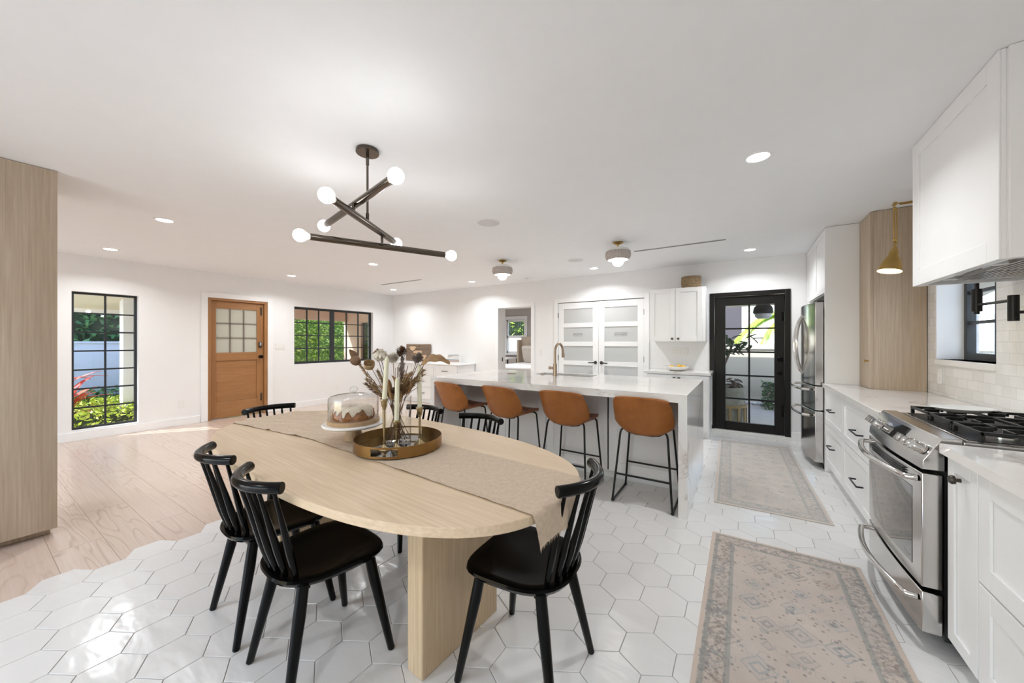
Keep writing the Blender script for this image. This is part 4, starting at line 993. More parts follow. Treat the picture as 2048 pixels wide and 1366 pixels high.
bw = MB().lathe([(0, 0), (.075, 0), (.13, .022), (.165, .062), (.160, .064), (.122, .028), (.07, .01), (0, .01)], (-.80, 5.66, .885), 40)
tag(bw.build('fruit_bowl', M['ceramic']), 'shallow white bowl of lemons on the bar counter', 'bowl')
M['lemon'] = plain('lemon_skin', (.75, .46, .04), .5, bump=.001, bscale=200)
for i, (lx, ly, lz, a, lab) in enumerate(((-.86, 5.64, .902, 20, 'lemon at the left of the white bowl'), (-.76, 5.65, .917, 70, 'highest lemon in the white bowl'), (-.71, 5.68, .905, -30, 'lemon at the right of the white bowl'))):
    m_ = MB(TR(lx, ly, lz+.031, a, 0, 90)); m_.lathe([(0, -.044), (.006, -.040), (.018, -.030), (.029, -.012), (.029, .012), (.018, .03), (.007, .038), (0, .043)], seg=20)
    tag(m_.build('lemon', M['lemon']), lab, 'lemon', 'lemons in the white bowl')

# ================================================================ sideboard, art and books
sb = thing('sideboard', 'long low white sideboard against the back wall', 'sideboard', (-5.7, 5.66, 0))
sy0 = 5.40
MB().box(-6.70, -4.745, sy0+.022, YB-.022, .09, .825).box(-6.68, -4.76, sy0+.05, YB-.022, .003, .09).build('carcass', M['cab'], sb)
MB().box(-6.72, -4.72, sy0-.012, YB-.002, .825, .848).build('top', M['cab'], sb, bevel=.002)
MB(TR(-4.7325, sy0+.022, .10, 90)).shaker(.51, .72, .012, .05, .005).build('end_panel', M['cab'], sb)
for a, b in ((-6.70, -6.05), (-6.047, -5.40), (-5.397, -4.748)):
    for z0, z1 in ((.59, .82), (.345, .585), (.10, .34)):
        d = MB(TR(a, sy0, z0)).shaker(b-a-.003, z1-z0, .02, .045, .005).build('drawer', M['cab'], sb, bevel=.001)
        cx = (a+b)/2; zz = (z0+z1)/2+.0
        MB().box(cx-.07, cx+.07, sy0-.03, sy0-.022, zz-.005, zz+.005).box(cx-.068, cx-.06, sy0-.03, sy0, zz-.004, zz+.004).box(cx+.06, cx+.068, sy0-.03, sy0, zz-.004, zz+.004).build('handle', M['steelblack'], d)
art = thing('carved_wall_art', 'carved brown wooden relief panel leaning above the sideboard', 'artwork', (-6.42, 5.88, .848))
A_ = TR(-6.82, 5.895, .852, 0, -4)
MB(A_).box(0, .80, 0, .03, 0, .395).build('board', M['carved'], art, bevel=.003)
cm = MB(A_)
for i in range(5):
    for j in range(12):
        cm.grid(lambda u, v, i=i, j=j: (.03+.155*i+.13*u, -.006-.006*math.sin(PI*u), .02+.031*j+.02*v+.006*math.sin(9*u+i*2+j)), 8, 1)
cm.build('carving', M['carved'], art, solid=.004)
pm = MB(A_)
for cx, cz, r_ in ((.24, .30, .10), (.42, .19, .13), (.60, .10, .10)):
    pm.prism_y([(cx+r_*(1+.25*math.sin(5*a))*math.cos(a), cz+r_*.5*(1+.25*math.sin(3*a))*math.sin(a)) for a in [2*PI*i/24 for i in range(24)]], -.014, -.002)
pm.build('raised_relief', plain('pale_carving', (.60, .42, .27), .6), art)
bc = [plain('book_white', (.78, .77, .75), .5), plain('book_grey', (.45, .47, .50), .5), plain('book_rose', (.50, .36, .30), .5), plain('book_pale', (.70, .66, .60), .5)]
M['pages'] = plain('book_pages', (.80, .77, .70), .8)
zz = .848; labs = ['lowest book', 'second book from the bottom', 'third book from the bottom', 'fourth book from the bottom', 'fifth book from the bottom', 'topmost book']
for i in range(6):
    h_ = (.034, .03, .034, .028, .034, .024)[i]; ang = (38, 42, 36, 44, 38, 50)[i]; w_ = (.24, .24, .23, .24, .22, .20)[i]
    T = TR(-5.10, 5.68, zz, ang)
    bk = MB(T).box(-w_/2, w_/2, -.09, .09, 0, .003).box(-w_/2, w_/2, -.09, .09, h_-.003, h_).box(-w_/2, w_/2, -.09, -.086, .003, h_-.003).build('book', bc[(0, 2, 1, 0, 3, 1)[i]])
    tag(bk, labs[i]+' in the small stack on the sideboard', 'book', 'books stacked on the sideboard')
    p_ = MB(T).box(-w_/2+.004, w_/2-.004, -.086, .086, .0035, h_-.0035).build('pages', M['pages'], bk)
    zz += h_

# ================================================================ tall oak panel cabinet at left
pn = thing('tall_oak_cabinet', 'full height washed oak cabinet end at the left edge', 'cabinet', (-4.3, -.4, 0))
MB().box(-4.55, -3.90, -1.6, .385, .06, H-.003).build('side_panel', M['panel'], pn)
MB().box(-3.90, -3.882, -1.6, .385, .05, H-.003).build('end_panel', M['panel'], pn, bevel=.0015)
MB().box(-4.5, -3.95, -1.6, .36, .003, .06).build('plinth', M['panel'], pn)

# ================================================================ rugs
def rug(name, cx, cy, w, l, rz, mat, label):
    mb = MB()
    def fn(u, v):
        e = min(u, 1-u)*w; e2 = min(v, 1-v)*l
        return ((u-.5)*w, (v-.5)*l, .0105 if min(e, e2) > .004 else .006)
    mb.prism([(-w/2, -l/2), (w/2, -l/2), (w/2, l/2), (-w/2, l/2)], .0, .008)
    o = mb.build(name, mat, world=False, bevel=.003); o.location = (cx, cy, .003); o.rotation_euler = (0, 0, math.radians(rz)); o['_base'] = (cx, cy, .003)
    tag(o, label, 'rug', 'faded oriental runner rugs on the kitchen tiles'); return o
rug('runner_rug', .15, 4.43, .74, 2.19, 1.5, rug_mat('rug_far', .37, 1.095, .30), 'faded runner rug in front of the black door')
rug('runner_rug', .20, 1.69, .735, 2.22, 0, rug_mat('rug_near', .3675, 1.11, 0), 'patterned beige runner rug in front of the range')

# ================================================================ dining table
TX, TY, TA, TB, TN, TRZ, TZ = -1.705, 1.213, 1.186, .553, 2.65, -.068, .76
def se(t_, a=TA, b=TB, n=TN):
    c, s_ = math.cos(t_), math.sin(t_); k = (abs(c)**n+abs(s_)**n)**(-1/n); return (a*k*c, b*k*s_)
tb = thing('dining_table', 'long bleached oak dining table with rounded ends', 'table', (TX, TY, 0), TRZ)
m_ = MB(); m_.prism([se(2*PI*i/120) for i in range(120)], TZ-.032, TZ)
m_.build('tabletop', M['oak'], tb, world=False, bevel=.003)
for s_ in (-1, 1):
    x0 = s_*.70-.036; m_ = MB()
    pts = [(x0+.036+.036*math.cos(a), (.235 if math.sin(a) >= 0 else -.235)+.02*math.sin(a)) for a in [2*PI*i/24 for i in range(24)]]
    MB().box(.605 if s_ > 0 else -.695, .695 if s_ > 0 else -.605, -.20, .255, .003, TZ-.032).build('leg', M['oakleg'], tb, world=False, bevel=.006)
MB().box(-.605, .605, .0, .06, TZ-.10, TZ-.032).build('apron', M['oakleg'], tb, world=False)

# linen runner on the table
random.seed(3)
rn = MB(); RW0, RW1 = -.162, .212
def edge_x(y): return TA*max(0.0, 1-abs(min(.99, abs(y)/TB))**TN)**(1/TN)
def runner_pt(u, v):
    t_ = -1.24+2.53*u; y = RW0+(RW1-RW0)*v; ext = max(0, -t_-.3)*.15; y = y-ext*(1-v)+ext*.1*v
    y += (.004*noise.noise((t_*9, v*2, 0))+.0025*noise.noise((t_*45, v*2, 3)))*(1 if v in (0, 1) else .6)
    xe = edge_x(y); left = max(0, min(1, (-t_)/.6+.1))
    wr = (.003+.016*left)*max(0, 1-3.2*abs(noise.noise((t_*5.5-y*11, y*2.2+t_*1.2, 1.3))))**2*(.3+abs(noise.noise((t_*2, y*3, 4))))+.002*noise.noise((t_*26-y*30, y*5, 7))+.001
    if v in (0, 1): wr += .0035*max(0, noise.noise((t_*14, v*5, 9)))
    z = TZ+.0022+max(0, wr)
    o = abs(t_)-xe
    if o <= 0: return (t_, y, z)
    sg = 1 if t_ > 0 else -1; r_ = .010
    if o < r_*1.57:
        a = o/r_; return (sg*(xe+r_*math.sin(a)), y, TZ+.003-r_*(1-math.cos(a)))
    dn = o-r_*1.57; fold = .012*math.sin(y*34+1)*min(1, dn*12)
    yc = .02+(y-.02)*(1-2.6*min(dn, .13)); return (sg*(xe+r_+.002+.5*max(0, fold)-.02*dn), yc-.25*dn, TZ-.007-dn)
rn.T = Matrix.Translation((TX, TY, 0)) @ Matrix.Rotation(TRZ, 4, 'Z')
rn.grid(runner_pt, 330, 56)
# frayed edge threads
T = rn.T
for k in range(520):
    u = random.random(); v = random.choice((0, 1)); p = Vector(runner_pt(u, v)); L = random.uniform(.003, .010)*(-1 if v == 0 else 1); q = p+Vector((random.uniform(-.003, .003), L, -.0002))
    rn.f([rn.v(*p), rn.v(*(p+Vector((.0012, 0, 0)))), rn.v(*q)])
for k in range(160):
    v = random.random(); p = Vector(runner_pt(1, v)); q = p+Vector((random.uniform(-.002, .002), random.uniform(-.002, .002), -random.uniform(.006, .018)))
    rn.f([rn.v(*p), rn.v(*(p+Vector((0, .0014, 0)))), rn.v(*q)])
o = rn.build('table_runner', M['runner'], ang=60); tag(o, 'wrinkled natural linen runner along the dining table', 'table runner')

# ================================================================ spindle chairs
def make_chair(label):
    r = thing('dining_chair', label, 'chair', (0, 0, 0), 0, 'black spindle back chairs around the dining table')
    Z = .447
    def out(a, k=1.0):
        c, s_ = math.cos(a), math.sin(a); n = 3.6 if s_ > 0 else 2.7; q = (abs(c)**n+abs(s_)**n)**(-1/n); x, y = .205*q*c*k, .205*q*s_*k
        x *= 1+.075*(y/.2); return (x, y-.005)
    m = MB(); N = 48; prof = [(0, -.032), (.80, -.032), (.95, -.026), (1.0, -.010), (.985, -.001), (.93, .002), (.80, -.004), (.45, -.009), (0, -.010)]
    rings = []
    for k, dz in prof:
        if k == 0: rings.append([m.v(0, -.005, Z+dz)])
        else:
            rr = []
            for i in range(N):
                x, y = out(2*PI*i/N, k); fr_ = max(0, y)/.2
                rr.append(m.v(x, y, Z+dz-.006*fr_*fr_*(1 if dz > -.02 else .3)))
            rings.append(rr)
    for A_, B_2 in zip(rings, rings[1:]):
        for j in range(N):
            k_ = (j+1) % N
            if len(A_) == 1: m.f([A_[0], B_2[k_], B_2[j]])
            elif len(B_2) == 1: m.f([A_[j], A_[k_], B_2[0]])
            else: m.f([A_[j], A_[k_], B_2[k_], B_2[j]])
    m.build('seat', M['blackseat'], r, world=False, ang=50)
    for sx_ in (-1, 1):
        for (tx, ty, fx_, fy_) in ((.135, .125, .200, .190), (.125, -.125, .186, -.205)):
            MB().tube([(sx_*tx, ty, Z-.028), (sx_*(tx+(fx_-tx)*.25), ty+(fy_-ty)*.25, Z-.14), (sx_*fx_, fy_, .008), (sx_*fx_*1.002, fy_, .003)], [.0205, .0215, .0140, .0105], 14).build('leg', M['black'], r, world=False)
    for yb_ in (.10, -.145): MB().box(-.14, .14, yb_, yb_+.04, Z-.056, Z-.030).build('seat_brace', M['black'], r, world=False, bevel=.004)
    arcp = [(.172*s_, -.288+.078*abs(s_)**2.0, .802) for s_ in [-1+2*i/18 for i in range(19)]]
    ra = [.0185+.002*abs(-1+2*i/18) for i in range(19)]
    MB().tube(arcp, ra, 18).build('top_rail', M['black'], r, world=False, bevel=.003)
    for i in range(7):
        s_ = -1+2*i/6
        b = Vector((.125*s_, -.183+.035*abs(s_)**2, Z-.006)); t_ = Vector((.145*s_, -.286+.058*abs(s_)**2.0, .795)); pts = [b.lerp(t_, k) for k in (0, .08, .3, .5, .75, 1)]
        MB().tube(pts, [.008, .0105, .0135, .0115, .008, .0065], 10).build('spindle', M['black'], r, world=False)
    return r
ch = [((-1.952, .868), -6, 'left one of the two black chairs on the near side of the table'),
      ((-1.468, .835), -6.0, 'black chair in the left foreground, nearest the camera on that side'),
      ((-.730, 1.248), 91.5, 'black chair at the right end of the table under the hanging linen'),
      ((-1.435, 1.635), 180, 'black chair on the island side, the one nearer the right end'),
      ((-1.98, 1.672), 182, 'black chair on the island side, mostly hidden behind the candles'),
      ((-2.745, 1.285), -90, 'black chair at the far left end of the table')]
proto = make_chair(ch[0][2])
for i, ((x, y), a, lab) in enumerate(ch):
    o = proto if i == 0 else copy_tree(proto)
    o.location = (x, y, 0); o.rotation_euler = (0, 0, math.radians(a)); o['label'] = lab

# ================================================================ counter stools
def make_stool(label):
    r = thing('bar_stool', label, 'stool', (0, 0, 0), 0, 'tan leather counter stools at the island')
    prof = [(.215, .592), (.205, .603), (.16, .607), (.06, .590), (-.05, .572), (-.125, .566), (-.178, .588), (-.205, .645), (-.228, .70), (-.25, .765), (-.27, .825), (-.285, .872)]
    hw = [.165, .185, .195, .205, .212, .219, .224, .227, .227, .222, .214, .203]
    fwd = [0, 0, 0, .0, .015, .04, .065, .085, .09, .08, .065, .045]
    up = [.004, .006, .012, .024, .050, .070, .066, .042, .020, .006, .0, -.012]
    n = len(prof)-1
    def cr(arr, t_):
        i = min(n-1, int(t_)); f_ = t_-i
        p0, p1, p2, p3 = [arr[max(0, min(n, i+k))] for k in (-1, 0, 1, 2)]
        def c(a, b, c_, d): return .5*((2*b)+(-a+c_)*f_+(2*a-5*b+4*c_-d)*f_*f_+(-a+3*b-3*c_+d)*f_**3)
        return tuple(c(a, b, c_, d) for a, b, c_, d in zip(p0, p1, p2, p3)) if isinstance(p0, tuple) else c(p0, p1, p2, p3)
    def shell(u, v, lo=0, hi=1):
        t_ = (lo+(hi-lo)*v)*n; s_ = u*2-1; y, z = cr(prof, t_); w = cr(hw, t_)
        k = abs(s_)**2.6
        cor = 0
        vv = (lo+(hi-lo)*v)
        if vv > .90: cor = ((vv-.90)/.10)**2*.020*abs(s_)**7
        if vv < .08: y -= ((.08-vv)/.08)**2*.02*abs(s_)**4
        return (w*s_*(1-.02*k), y+cr(fwd, t_)*k, z+cr(up, t_)*k-cor)
    MB().grid(lambda u, v: shell(u, v, 0, .53), 26, 26).build('seat', M['leather2'], r, world=False, solid=.020, bevel=.006)
    MB().grid(lambda u, v: shell(u, v, .53, 1), 26, 22).build('backrest', M['leather'], r, world=False, solid=.020, bevel=.006)
    # tan outer shell below the seat
    MB().grid(lambda u, v: tuple(a-b for a, b in zip(shell(u, v, .12, .58), (0, 0, .013))), 26, 20).build('seat_shell', M['leather'], r, world=False, solid=.006)
    pipe = [shell(i/20, 1) for i in range(21)]
    MB().tube(pipe, .0045, 8).build('piping', M['leather'], r, world=False)
    for sx_ in (-1, 1):
        pts = [(sx_*.13, .165, .580), (sx_*.160, .165, .580), (sx_*.176, .167, .566), (sx_*.180, .168, .545), (sx_*.222, .192, .05), (sx_*.225, .195, .022), (sx_*.225, .175, .013), (sx_*.225, -.18, .013), (sx_*.225, -.20, .022), (sx_*.222, -.197, .05), (sx_*.182, -.128, .545), (sx_*.176, -.122, .572), (sx_*.160, -.118, .590)]
        MB().tube(pts, .0085, 10).build('leg', M['steelblack'], r, world=False)
        MB().tube([(sx_*.225, .175, .013), (sx_*.225, .199, .013)], .0115, 10).tube([(sx_*.225, -.20, .013), (sx_*.225, -.175, .013)], .0115, 10).build('foot_cap', M['steelblack'], r, world=False)
    MB().tube([(-.207, .183, .225), (.207, .183, .225)], .0075).build('footrest', M['steelblack'], r, world=False)
    MB().tube([(-.206, -.171, .225), (.206, -.171, .225)], .0075).build('footrest', M['steelblack'], r, world=False)
    MB().tube([(-.13, .17, .578), (.13, .17, .578)], .0075).tube([(-.160, -.118, .590), (-.12, -.116, .563), (-.06, -.115, .552), (.06, -.115, .552), (.12, -.116, .563), (.160, -.118, .590)], .0075).build('seat_support', M['steelblack'], r, world=False)
    return r
st = [((-2.60, 3.055), -10, 'tan leather stool at the far left end of the island'), ((-1.955, 3.06), -8, 'second tan stool from the left, behind the black chair rails'),
      ((-1.325, 3.085), -2, 'third tan stool from the left at the island'), ((-.662, 3.10), 0, 'tan leather stool nearest the right end of the island')]
sp = make_stool(st[0][2])
for i, ((x, y), a, lab) in enumerate(st):
    o = sp if i == 0 else copy_tree(sp)
    o.location = (x, y, .003); o.rotation_euler = (0, 0, math.radians(a)); o['label'] = lab

# ================================================================ things on the table
ZT = .768
# cake stand, cake, dome
cx, cy = -1.785, 1.185
cs = thing('cake_stand', 'white marble cake stand on a turned wooden foot', 'cake stand', (cx, cy, ZT))
MB().lathe([(0, 0), (.050, 0), (.051, .006), (.034, .06), (.030, .075), (0, .075)], (cx, cy, ZT), 40).build('foot', M['acacia'], cs)
MB().lathe([(0, .075), (.145, .078), (.157, .084), (.158, .090), (.153, .094), (0, .094)], (cx, cy, ZT), 56).build('plate', M['marble'], cs)
MB().lathe([(0, .094), (.131, .094), (.133, .098), (.133, .112), (.130, .115), (0, .115)], (cx, cy, ZT), 56).build('wooden_disc', M['acacia'], cs)
zc = ZT+.1155
M['cake'] = plain('cake_crumb', (.42, .16, .04), .8, var=.5, vscale=30, bump=.004, bscale=60)
M['icing'] = plain('sugar_glaze', (.80, .68, .54), .6, var=.25, vscale=40, bump=.004, bscale=70)
ck = thing('cake', 'glazed ring cake under the glass dome', 'cake', (cx, cy, zc))
def cakef(u, v):
    a = 2*PI*u; fl = 1+.045*abs(math.sin(5*a)); prof = [(.030, .0), (.028, .04), (.040, .062), (.06, .068), (.082, .062), (.098, .045), (.103, .02), (.098, 0)]
    t_ = v*(len(prof)-1); i = min(len(prof)-2, int(t_)); f_ = t_-i; r_ = prof[i][0]*(1-f_)+prof[i+1][0]*f_; z = prof[i][1]*(1-f_)+prof[i+1][1]*f_
    k = fl if r_ > .05 else 1
    return (cx+r_*k*math.cos(a), cy+r_*k*math.sin(a), zc+z)
MB().grid(cakef, 80, 28, closeu=True).build('crumb', M['cake'], ck)
def icef(u, v):
    a = 2*PI*u; drip = .68+.26*noise.noise((math.cos(a)*3.5, math.sin(a)*3.5, 1))+.04*math.sin(17*a); vv = .14+(drip-.14+.08)*v
    p = Vector(cakef(u, min(.93, vv))); n_ = (p-Vector((cx+.065*math.cos(a), cy+.065*math.sin(a), zc+.03))).normalized(); return tuple(p+n_*(.0045+.0015*noise.noise((p.x*90, p.y*90, p.z*90))))
MB().grid(icef, 80, 20, closeu=True).build('icing', M['icing'], ck)
gd = thing('glass_cloche', 'clear glass dome with a ball knob covering the cake', 'dome', (cx, cy, zc))
MB().lathe([(.127, .001), (.127, .108), (.1245, .116), (.115, .123), (.09, .129), (.05, .135), (.02, .139), (0, .139)], (cx, cy, zc), 56).build('dome', M['clear'], gd)
MB().lathe([(.127, .001), (.1285, .003), (.1285, .007), (.127, .009)], (cx, cy, zc), 56).build('rim', M['clear'], gd)
kn = MB()
def knf(u, v):
    a = 2*PI*u; ph = PI*v; r_ = .020*math.sin(ph)*(1+.07*math.cos(8*a)); return (cx+r_*math.cos(a), cy+r_*math.sin(a), zc+.158-.018*math.cos(ph))
kn.grid(knf, 32, 14, closeu=True); kn.lathe([(.010, .137), (.008, .144), (.010, .150)], (cx, cy, zc), 20); kn.build('knob', M['clear'], gd)

# brass tray
tx, ty, tr_ = -1.478, 1.235, .215
ty_ = thing('serving_tray', 'round brass tray with a dark mirrored base', 'tray', (tx, ty, ZT))
MB().cyl((tx, ty), tr_-.002, ZT, ZT+.005, 64).build('mirror_base', M['mirror'], ty_)
m_ = MB(); N = 96; zh = .052; ax = math.atan2(-.84, .54)       # handle cut-outs face the camera and away
def cutdepth(a):
    d = min(abs((a-ax+PI) % (2*PI)-PI), abs((a-ax) % (2*PI)-PI)); return d < .30
def seg(z0, z1, cond):
    for i in range(N):
        a, b = 2*PI*i/N, 2*PI*(i+1)/N
        if not cond((a+b)/2): continue
        P = []
        for q in (a, b):
            for rr in (tr_-.003, tr_):
                for z in (z0, z1): P.append(m_.v(tx+rr*math.cos(q), ty+rr*math.sin(q), ZT+z))
        m_.f([P[0], P[1], P[5], P[4]]); m_.f([P[2], P[6], P[7], P[3]]); m_.f([P[1], P[3], P[7], P[5]]); m_.f([P[0], P[4], P[6], P[2]])
        if cond(a-.03) != cond((a+b)/2): m_.f([P[0], P[2], P[3], P[1]])
        if cond(b+.03) != cond((a+b)/2): m_.f([P[4], P[5], P[7], P[6]])
seg(0, .010, lambda a: True); seg(.010, zh-.008, lambda a: not cutdepth(a)); seg(zh-.008, zh, lambda a: True)
m_.build('rim', M['traybrass'], ty_)
ZM = ZT+.0055
def candlestick(x, y, h1, h2, tilt, lab, lab2, wick=False):
    c = thing('candlestick', lab, 'candlestick', (x, y, ZM), 0, 'slim brass candlesticks on the tray')
    MB().lathe([(0, 0), (.0275, 0), (.0275, .003), (.017, .010), (.008, .020), (.0055, .030)], (x, y, ZM), 32).build('base', M['stickbrass'], c)
    MB().tube([(x, y, ZM+.028), (x, y, h1-.05)], .0055, 14).tube([(x, y, ZM+.03), (x, y, ZM+.04)], .008, 14).build('stem', M['stickbrass'], c)
    MB().lathe([(.006, -.052), (.010, -.045), (.010, -.038), (.013, -.034), (.0155, -.008), (.0195, -.006), (.0195, 0), (.0135, 0), (.013, -.02), (0, -.02)], (x, y, h1), 28).build('cup', M['stickbrass'], c)
    k = MB(TR(x, y, h1-.018, 0, tilt[0], tilt[1])); L = h2-h1+.018
    k.lathe([(0, 0), (.0115, 0), (.0115, L*.5), (.0108, L-.02), (.0085, L-.006), (.003, L), (0, L)], seg=12)
    tag(k.build('taper_candle', M['candle'], ang=50), lab2, 'candle', 'ivory taper candles on the tray')
candlestick(-1.466, 1.136, 1.022, 1.228, (-2.5, 2.0), 'brass candlestick at the left of the tray, the tallest', 'tallest ivory candle at the left of the tray')
candlestick(-1.430, 1.180, .915, 1.125, (0, 1.5), 'short brass candlestick at the front of the tray', 'lowest ivory candle at the front of the tray')
candlestick(-1.402, 1.305, .963, 1.183, (0, -1.0), 'brass candlestick at the right of the tray', 'ivory candle standing at the right of the tray')
# vase and bouquet
vx, vy = -1.525, 1.262
vs_ = thing('glass_vase', 'clear glass cylinder vase holding dried stems', 'vase', (vx, vy, ZM))
MB().lathe([(.071, .006), (.072, .235), (.0725, .240)], (vx, vy, ZM), 48).build('wall', M['clear'], vs_)
MB().lathe([(0, 0), (.070, 0), (.0715, .006), (.069, .010), (0, .010)], (vx, vy, ZM), 48).build('base', M['clear'], vs_)
bq = thing('dried_bouquet', 'dried flowers, pods and grasses in the glass vase', 'bouquet', (vx, vy, ZM+.012))
M['stem'] = plain('dry_stems', (.23, .13, .07), .8, var=.3, vscale=50)
M['straw'] = plain('straw_grass', (.50, .34, .18), .8, var=.45, vscale=60)
M['brown'] = plain('brown_pods', (.22, .12, .065), .6, var=.35, vscale=25)
M['seed'] = plain('dark_seed_head', (.20, .10, .05), .7, var=.6, vscale=60)
M['greydry'] = plain('grey_thistle', (.34, .27, .24), .8, var=.5, vscale=60)
M['creamdry'] = plain('cream_dry_flower', (.86, .80, .69), .8, var=.2, vscale=40)
M['leafdry'] = plain('curled_dry_leaf', (.44, .26, .12), .55, var=.45, vscale=18)
random.seed(11)
heads = {'podL': (-1.672, 1.118, 1.205), 'pod2': (-1.585, 1.138, 1.188), 'podtop': (-1.605, 1.195, 1.247), 'white1': (-1.560, 1.185, 1.230), 'white2': (-1.518, 1.230, 1.216),
         'th1': (-1.490, 1.262, 1.250), 'th2': (-1.400, 1.290, 1.217), 'leaf': (-1.345, 1.285, 1.190), 'plume': (-1.485, 1.262, 1.180), 'cone': (-1.470, 1.200, 1.056)}
def stemline(p, k=.0012, mbx=None):
    p = Vector(p); a = random.uniform(0, 6.28); d = Vector((p.x-vx, p.y-vy, 0)); rim = Vector((vx, vy, ZM+.235))+d*min(.42, .052/max(.01, d.length))
    foot = Vector((vx, vy, ZM+.016))-d.normalized()*random.uniform(.02, .055) if d.length > .01 else Vector((vx+.02, vy, ZM+.016))
    foot += Vector((random.uniform(-.02, .02), random.uniform(-.02, .02), 0))
    mbx.tube([foot, foot.lerp(rim, .5)+Vector((random.uniform(-.006, .006), random.uniform(-.006, .006), 0)), rim, rim.lerp(p, .5)+Vector((0, 0, .008)), p], k, 6)
    return rim
sm_ = MB()
for h_ in heads.values(): stemline(h_, .0016, sm_)
for i in range(26):
    a = random.uniform(0, 6.28); r_ = random.uniform(.02, .13); stemline((vx+r_*math.cos(a), vy+r_*math.sin(a), random.uniform(1.03, 1.18)), random.uniform(.0008, .002), sm_)
sm_.build('stems', M['stem'], bq)
def pod(c, R, ang, mat, name, open_=.55):
    def fn(u, v):
        a = 2*PI*u; ph = PI*(.02+open_*v); r_ = R*math.sin(ph)*(1+.06*math.cos(4*a)); return (r_*math.cos(a), r_*math.sin(a), -R*1.25*math.cos(ph))
    MB(Matrix.Translation(c) @ Matrix.Rotation(ang[2], 4, 'Z') @ Matrix.Rotation(ang[1], 4, 'Y') @ Matrix.Rotation(ang[0], 4, 'X')).grid(fn, 20, 10, closeu=True).build(name, mat, bq, solid=.0025)
pod(heads['podL'], .024, (0, -1.2, .2), M['brown'], 'seed_pod', .62)
def petal(c, L, w_, ang, mat, name):
    def fn(u, v):
        s_ = (u-.5)*2; ww = w_*math.sin(PI*min(1, v*.92+.06))**.7; return (s_*ww, .35*ww*s_*s_*1.3-.0, v*L+.0*s_) if False else (s_*ww, ww*(s_*s_)*.9-.25*L*v*v, v*L)
    MB(Matrix.Translation(c) @ Matrix.Rotation(ang[2], 4, 'Z') @ Matrix.Rotation(ang[1], 4, 'Y') @ Matrix.Rotation(ang[0], 4, 'X')).grid(fn, 8, 12).build(name, mat, bq, solid=.0018)
petal(Vector(heads['podL'])+Vector((0, 0, -.012)), .072, .020, (.1, -.25, .5), M['brown'], 'pod_petal')
pod(heads['pod2'], .027, (.5, .5, .3), M['straw'], 'open_pod', .55)
pod(heads['podtop'], .020, (.6, -.6, 0), M['brown'], 'seed_pod', .6)
def fluff(c, R, n, mat, name, L=.5, w_=.0016, flat=1.0, upd=None):
    m = MB()
    for i in range(n):
        z = 1-2*(i+.5)/n; r_ = math.sqrt(1-z*z); a = i*2.39996; d = Vector((r_*math.cos(a), r_*math.sin(a), z*flat)).normalized()
        if upd is not None and d.z < upd: continue
        s_ = d.cross(Vector((.3, .2, .9))).normalized(); l_ = R*random.uniform(.75, 1.1); p0 = Vector(c)+d*R*(1-L)
        p1 = Vector(c)+d*(R*(1-L)+(l_-R*(1-L))*.6)+Vector((0, 0, .002)); p2 = Vector(c)+d*l_
        A_ = [m.bm.verts.new(q) for q in (p0-s_*w_, p0+s_*w_, p1+s_*w_*1.6, p2, p1-s_*w_*1.6)]; m.f(A_)
    m.ball(tuple(c), R*(1-L)*1.05, 10); return m.build(name, mat, bq, ang=20)
def ruffle(c, R, mat, name):
    def fn(u, v):
        a = 2*PI*u; k = v; rr = R*(.15+.85*k)*(1+.10*math.sin(11*a+k*9)); return (c[0]+rr*math.cos(a), c[1]+rr*math.sin(a), c[2]+R*(.55-.75*k*k)+.007*math.sin(13*a+k*14)*k)
    m = MB().grid(fn, 90, 12, closeu=True); m.lathe([(0, -R*.4), (R*.7, -R*.2), (R*.85, 0), (0, R*.1)], c, 24); m.build(name, mat, bq, ang=25)
ruffle(heads['white1'], .038, M['creamdry'], 'cream_flower'); fluff(heads['white1'], .037, 200, M['creamdry'], 'cream_flower', .45, .0026)
fluff(heads['white2'], .034, 260, M['creamdry'], 'cream_flower', .7, .0012)
fluff(heads['th1'], .034, 150, M['seed'], 'thistle_head', .65, .0022); fluff(heads['th2'], .034, 170, M['greydry'], 'thistle_head', .65, .0018); fluff(heads['cone'], .022, 90, M['seed'], 'thistle_head', .6, .002)
def ear(c0, c1, R, n, mat, name, w_=.0022, L=.022):
    m = MB(); c0, c1 = Vector(c0), Vector(c1); ax_ = (c1-c0).normalized(); s1 = ax_.cross(Vector((0, 0, 1))).normalized(); s2 = ax_.cross(s1)
    m.tube([c0, c1], .0015, 6)
    for i in range(n):
        t_ = random.random(); a = random.uniform(0, 6.28); rr = R*math.sin(PI*min(1, .15+t_*.8)); d = s1*math.cos(a)+s2*math.sin(a); p = c0.lerp(c1, t_)+d*rr*.3; q = p+(ax_*.75+d*.55)*L*random.uniform(.6, 1.2); w = ax_.cross(d)*w_
        m.f([m.bm.verts.new(p-w*.4), m.bm.verts.new(p.lerp(q, .5)-w), m.bm.verts.new(q), m.bm.verts.new(p.lerp(q, .5)+w), m.bm.verts.new(p+w*.4)])
    m.build(name, mat, bq, ang=20)
ear((-1.498, 1.265, 1.10), (-1.482, 1.262, 1.215), .02, 260, M['greydry'], 'grey_plume', .0018, .026)
ear((-1.560, 1.200, 1.02), (-1.655, 1.130, 1.185), .010, 170, M['straw'], 'wheat_ear')
ear((-1.555, 1.210, 1.00), (-1.625, 1.150, 1.11), .012, 200, M['straw'], 'wheat_ear')
ear((-1.560, 1.215, 1.00), (-1.650, 1.165, 1.08), .012, 180, M['stem'], 'wheat_ear')
ear((-1.545, 1.240, 1.00), (-1.590, 1.190, 1.15), .012, 170, M['straw'], 'wheat_ear')
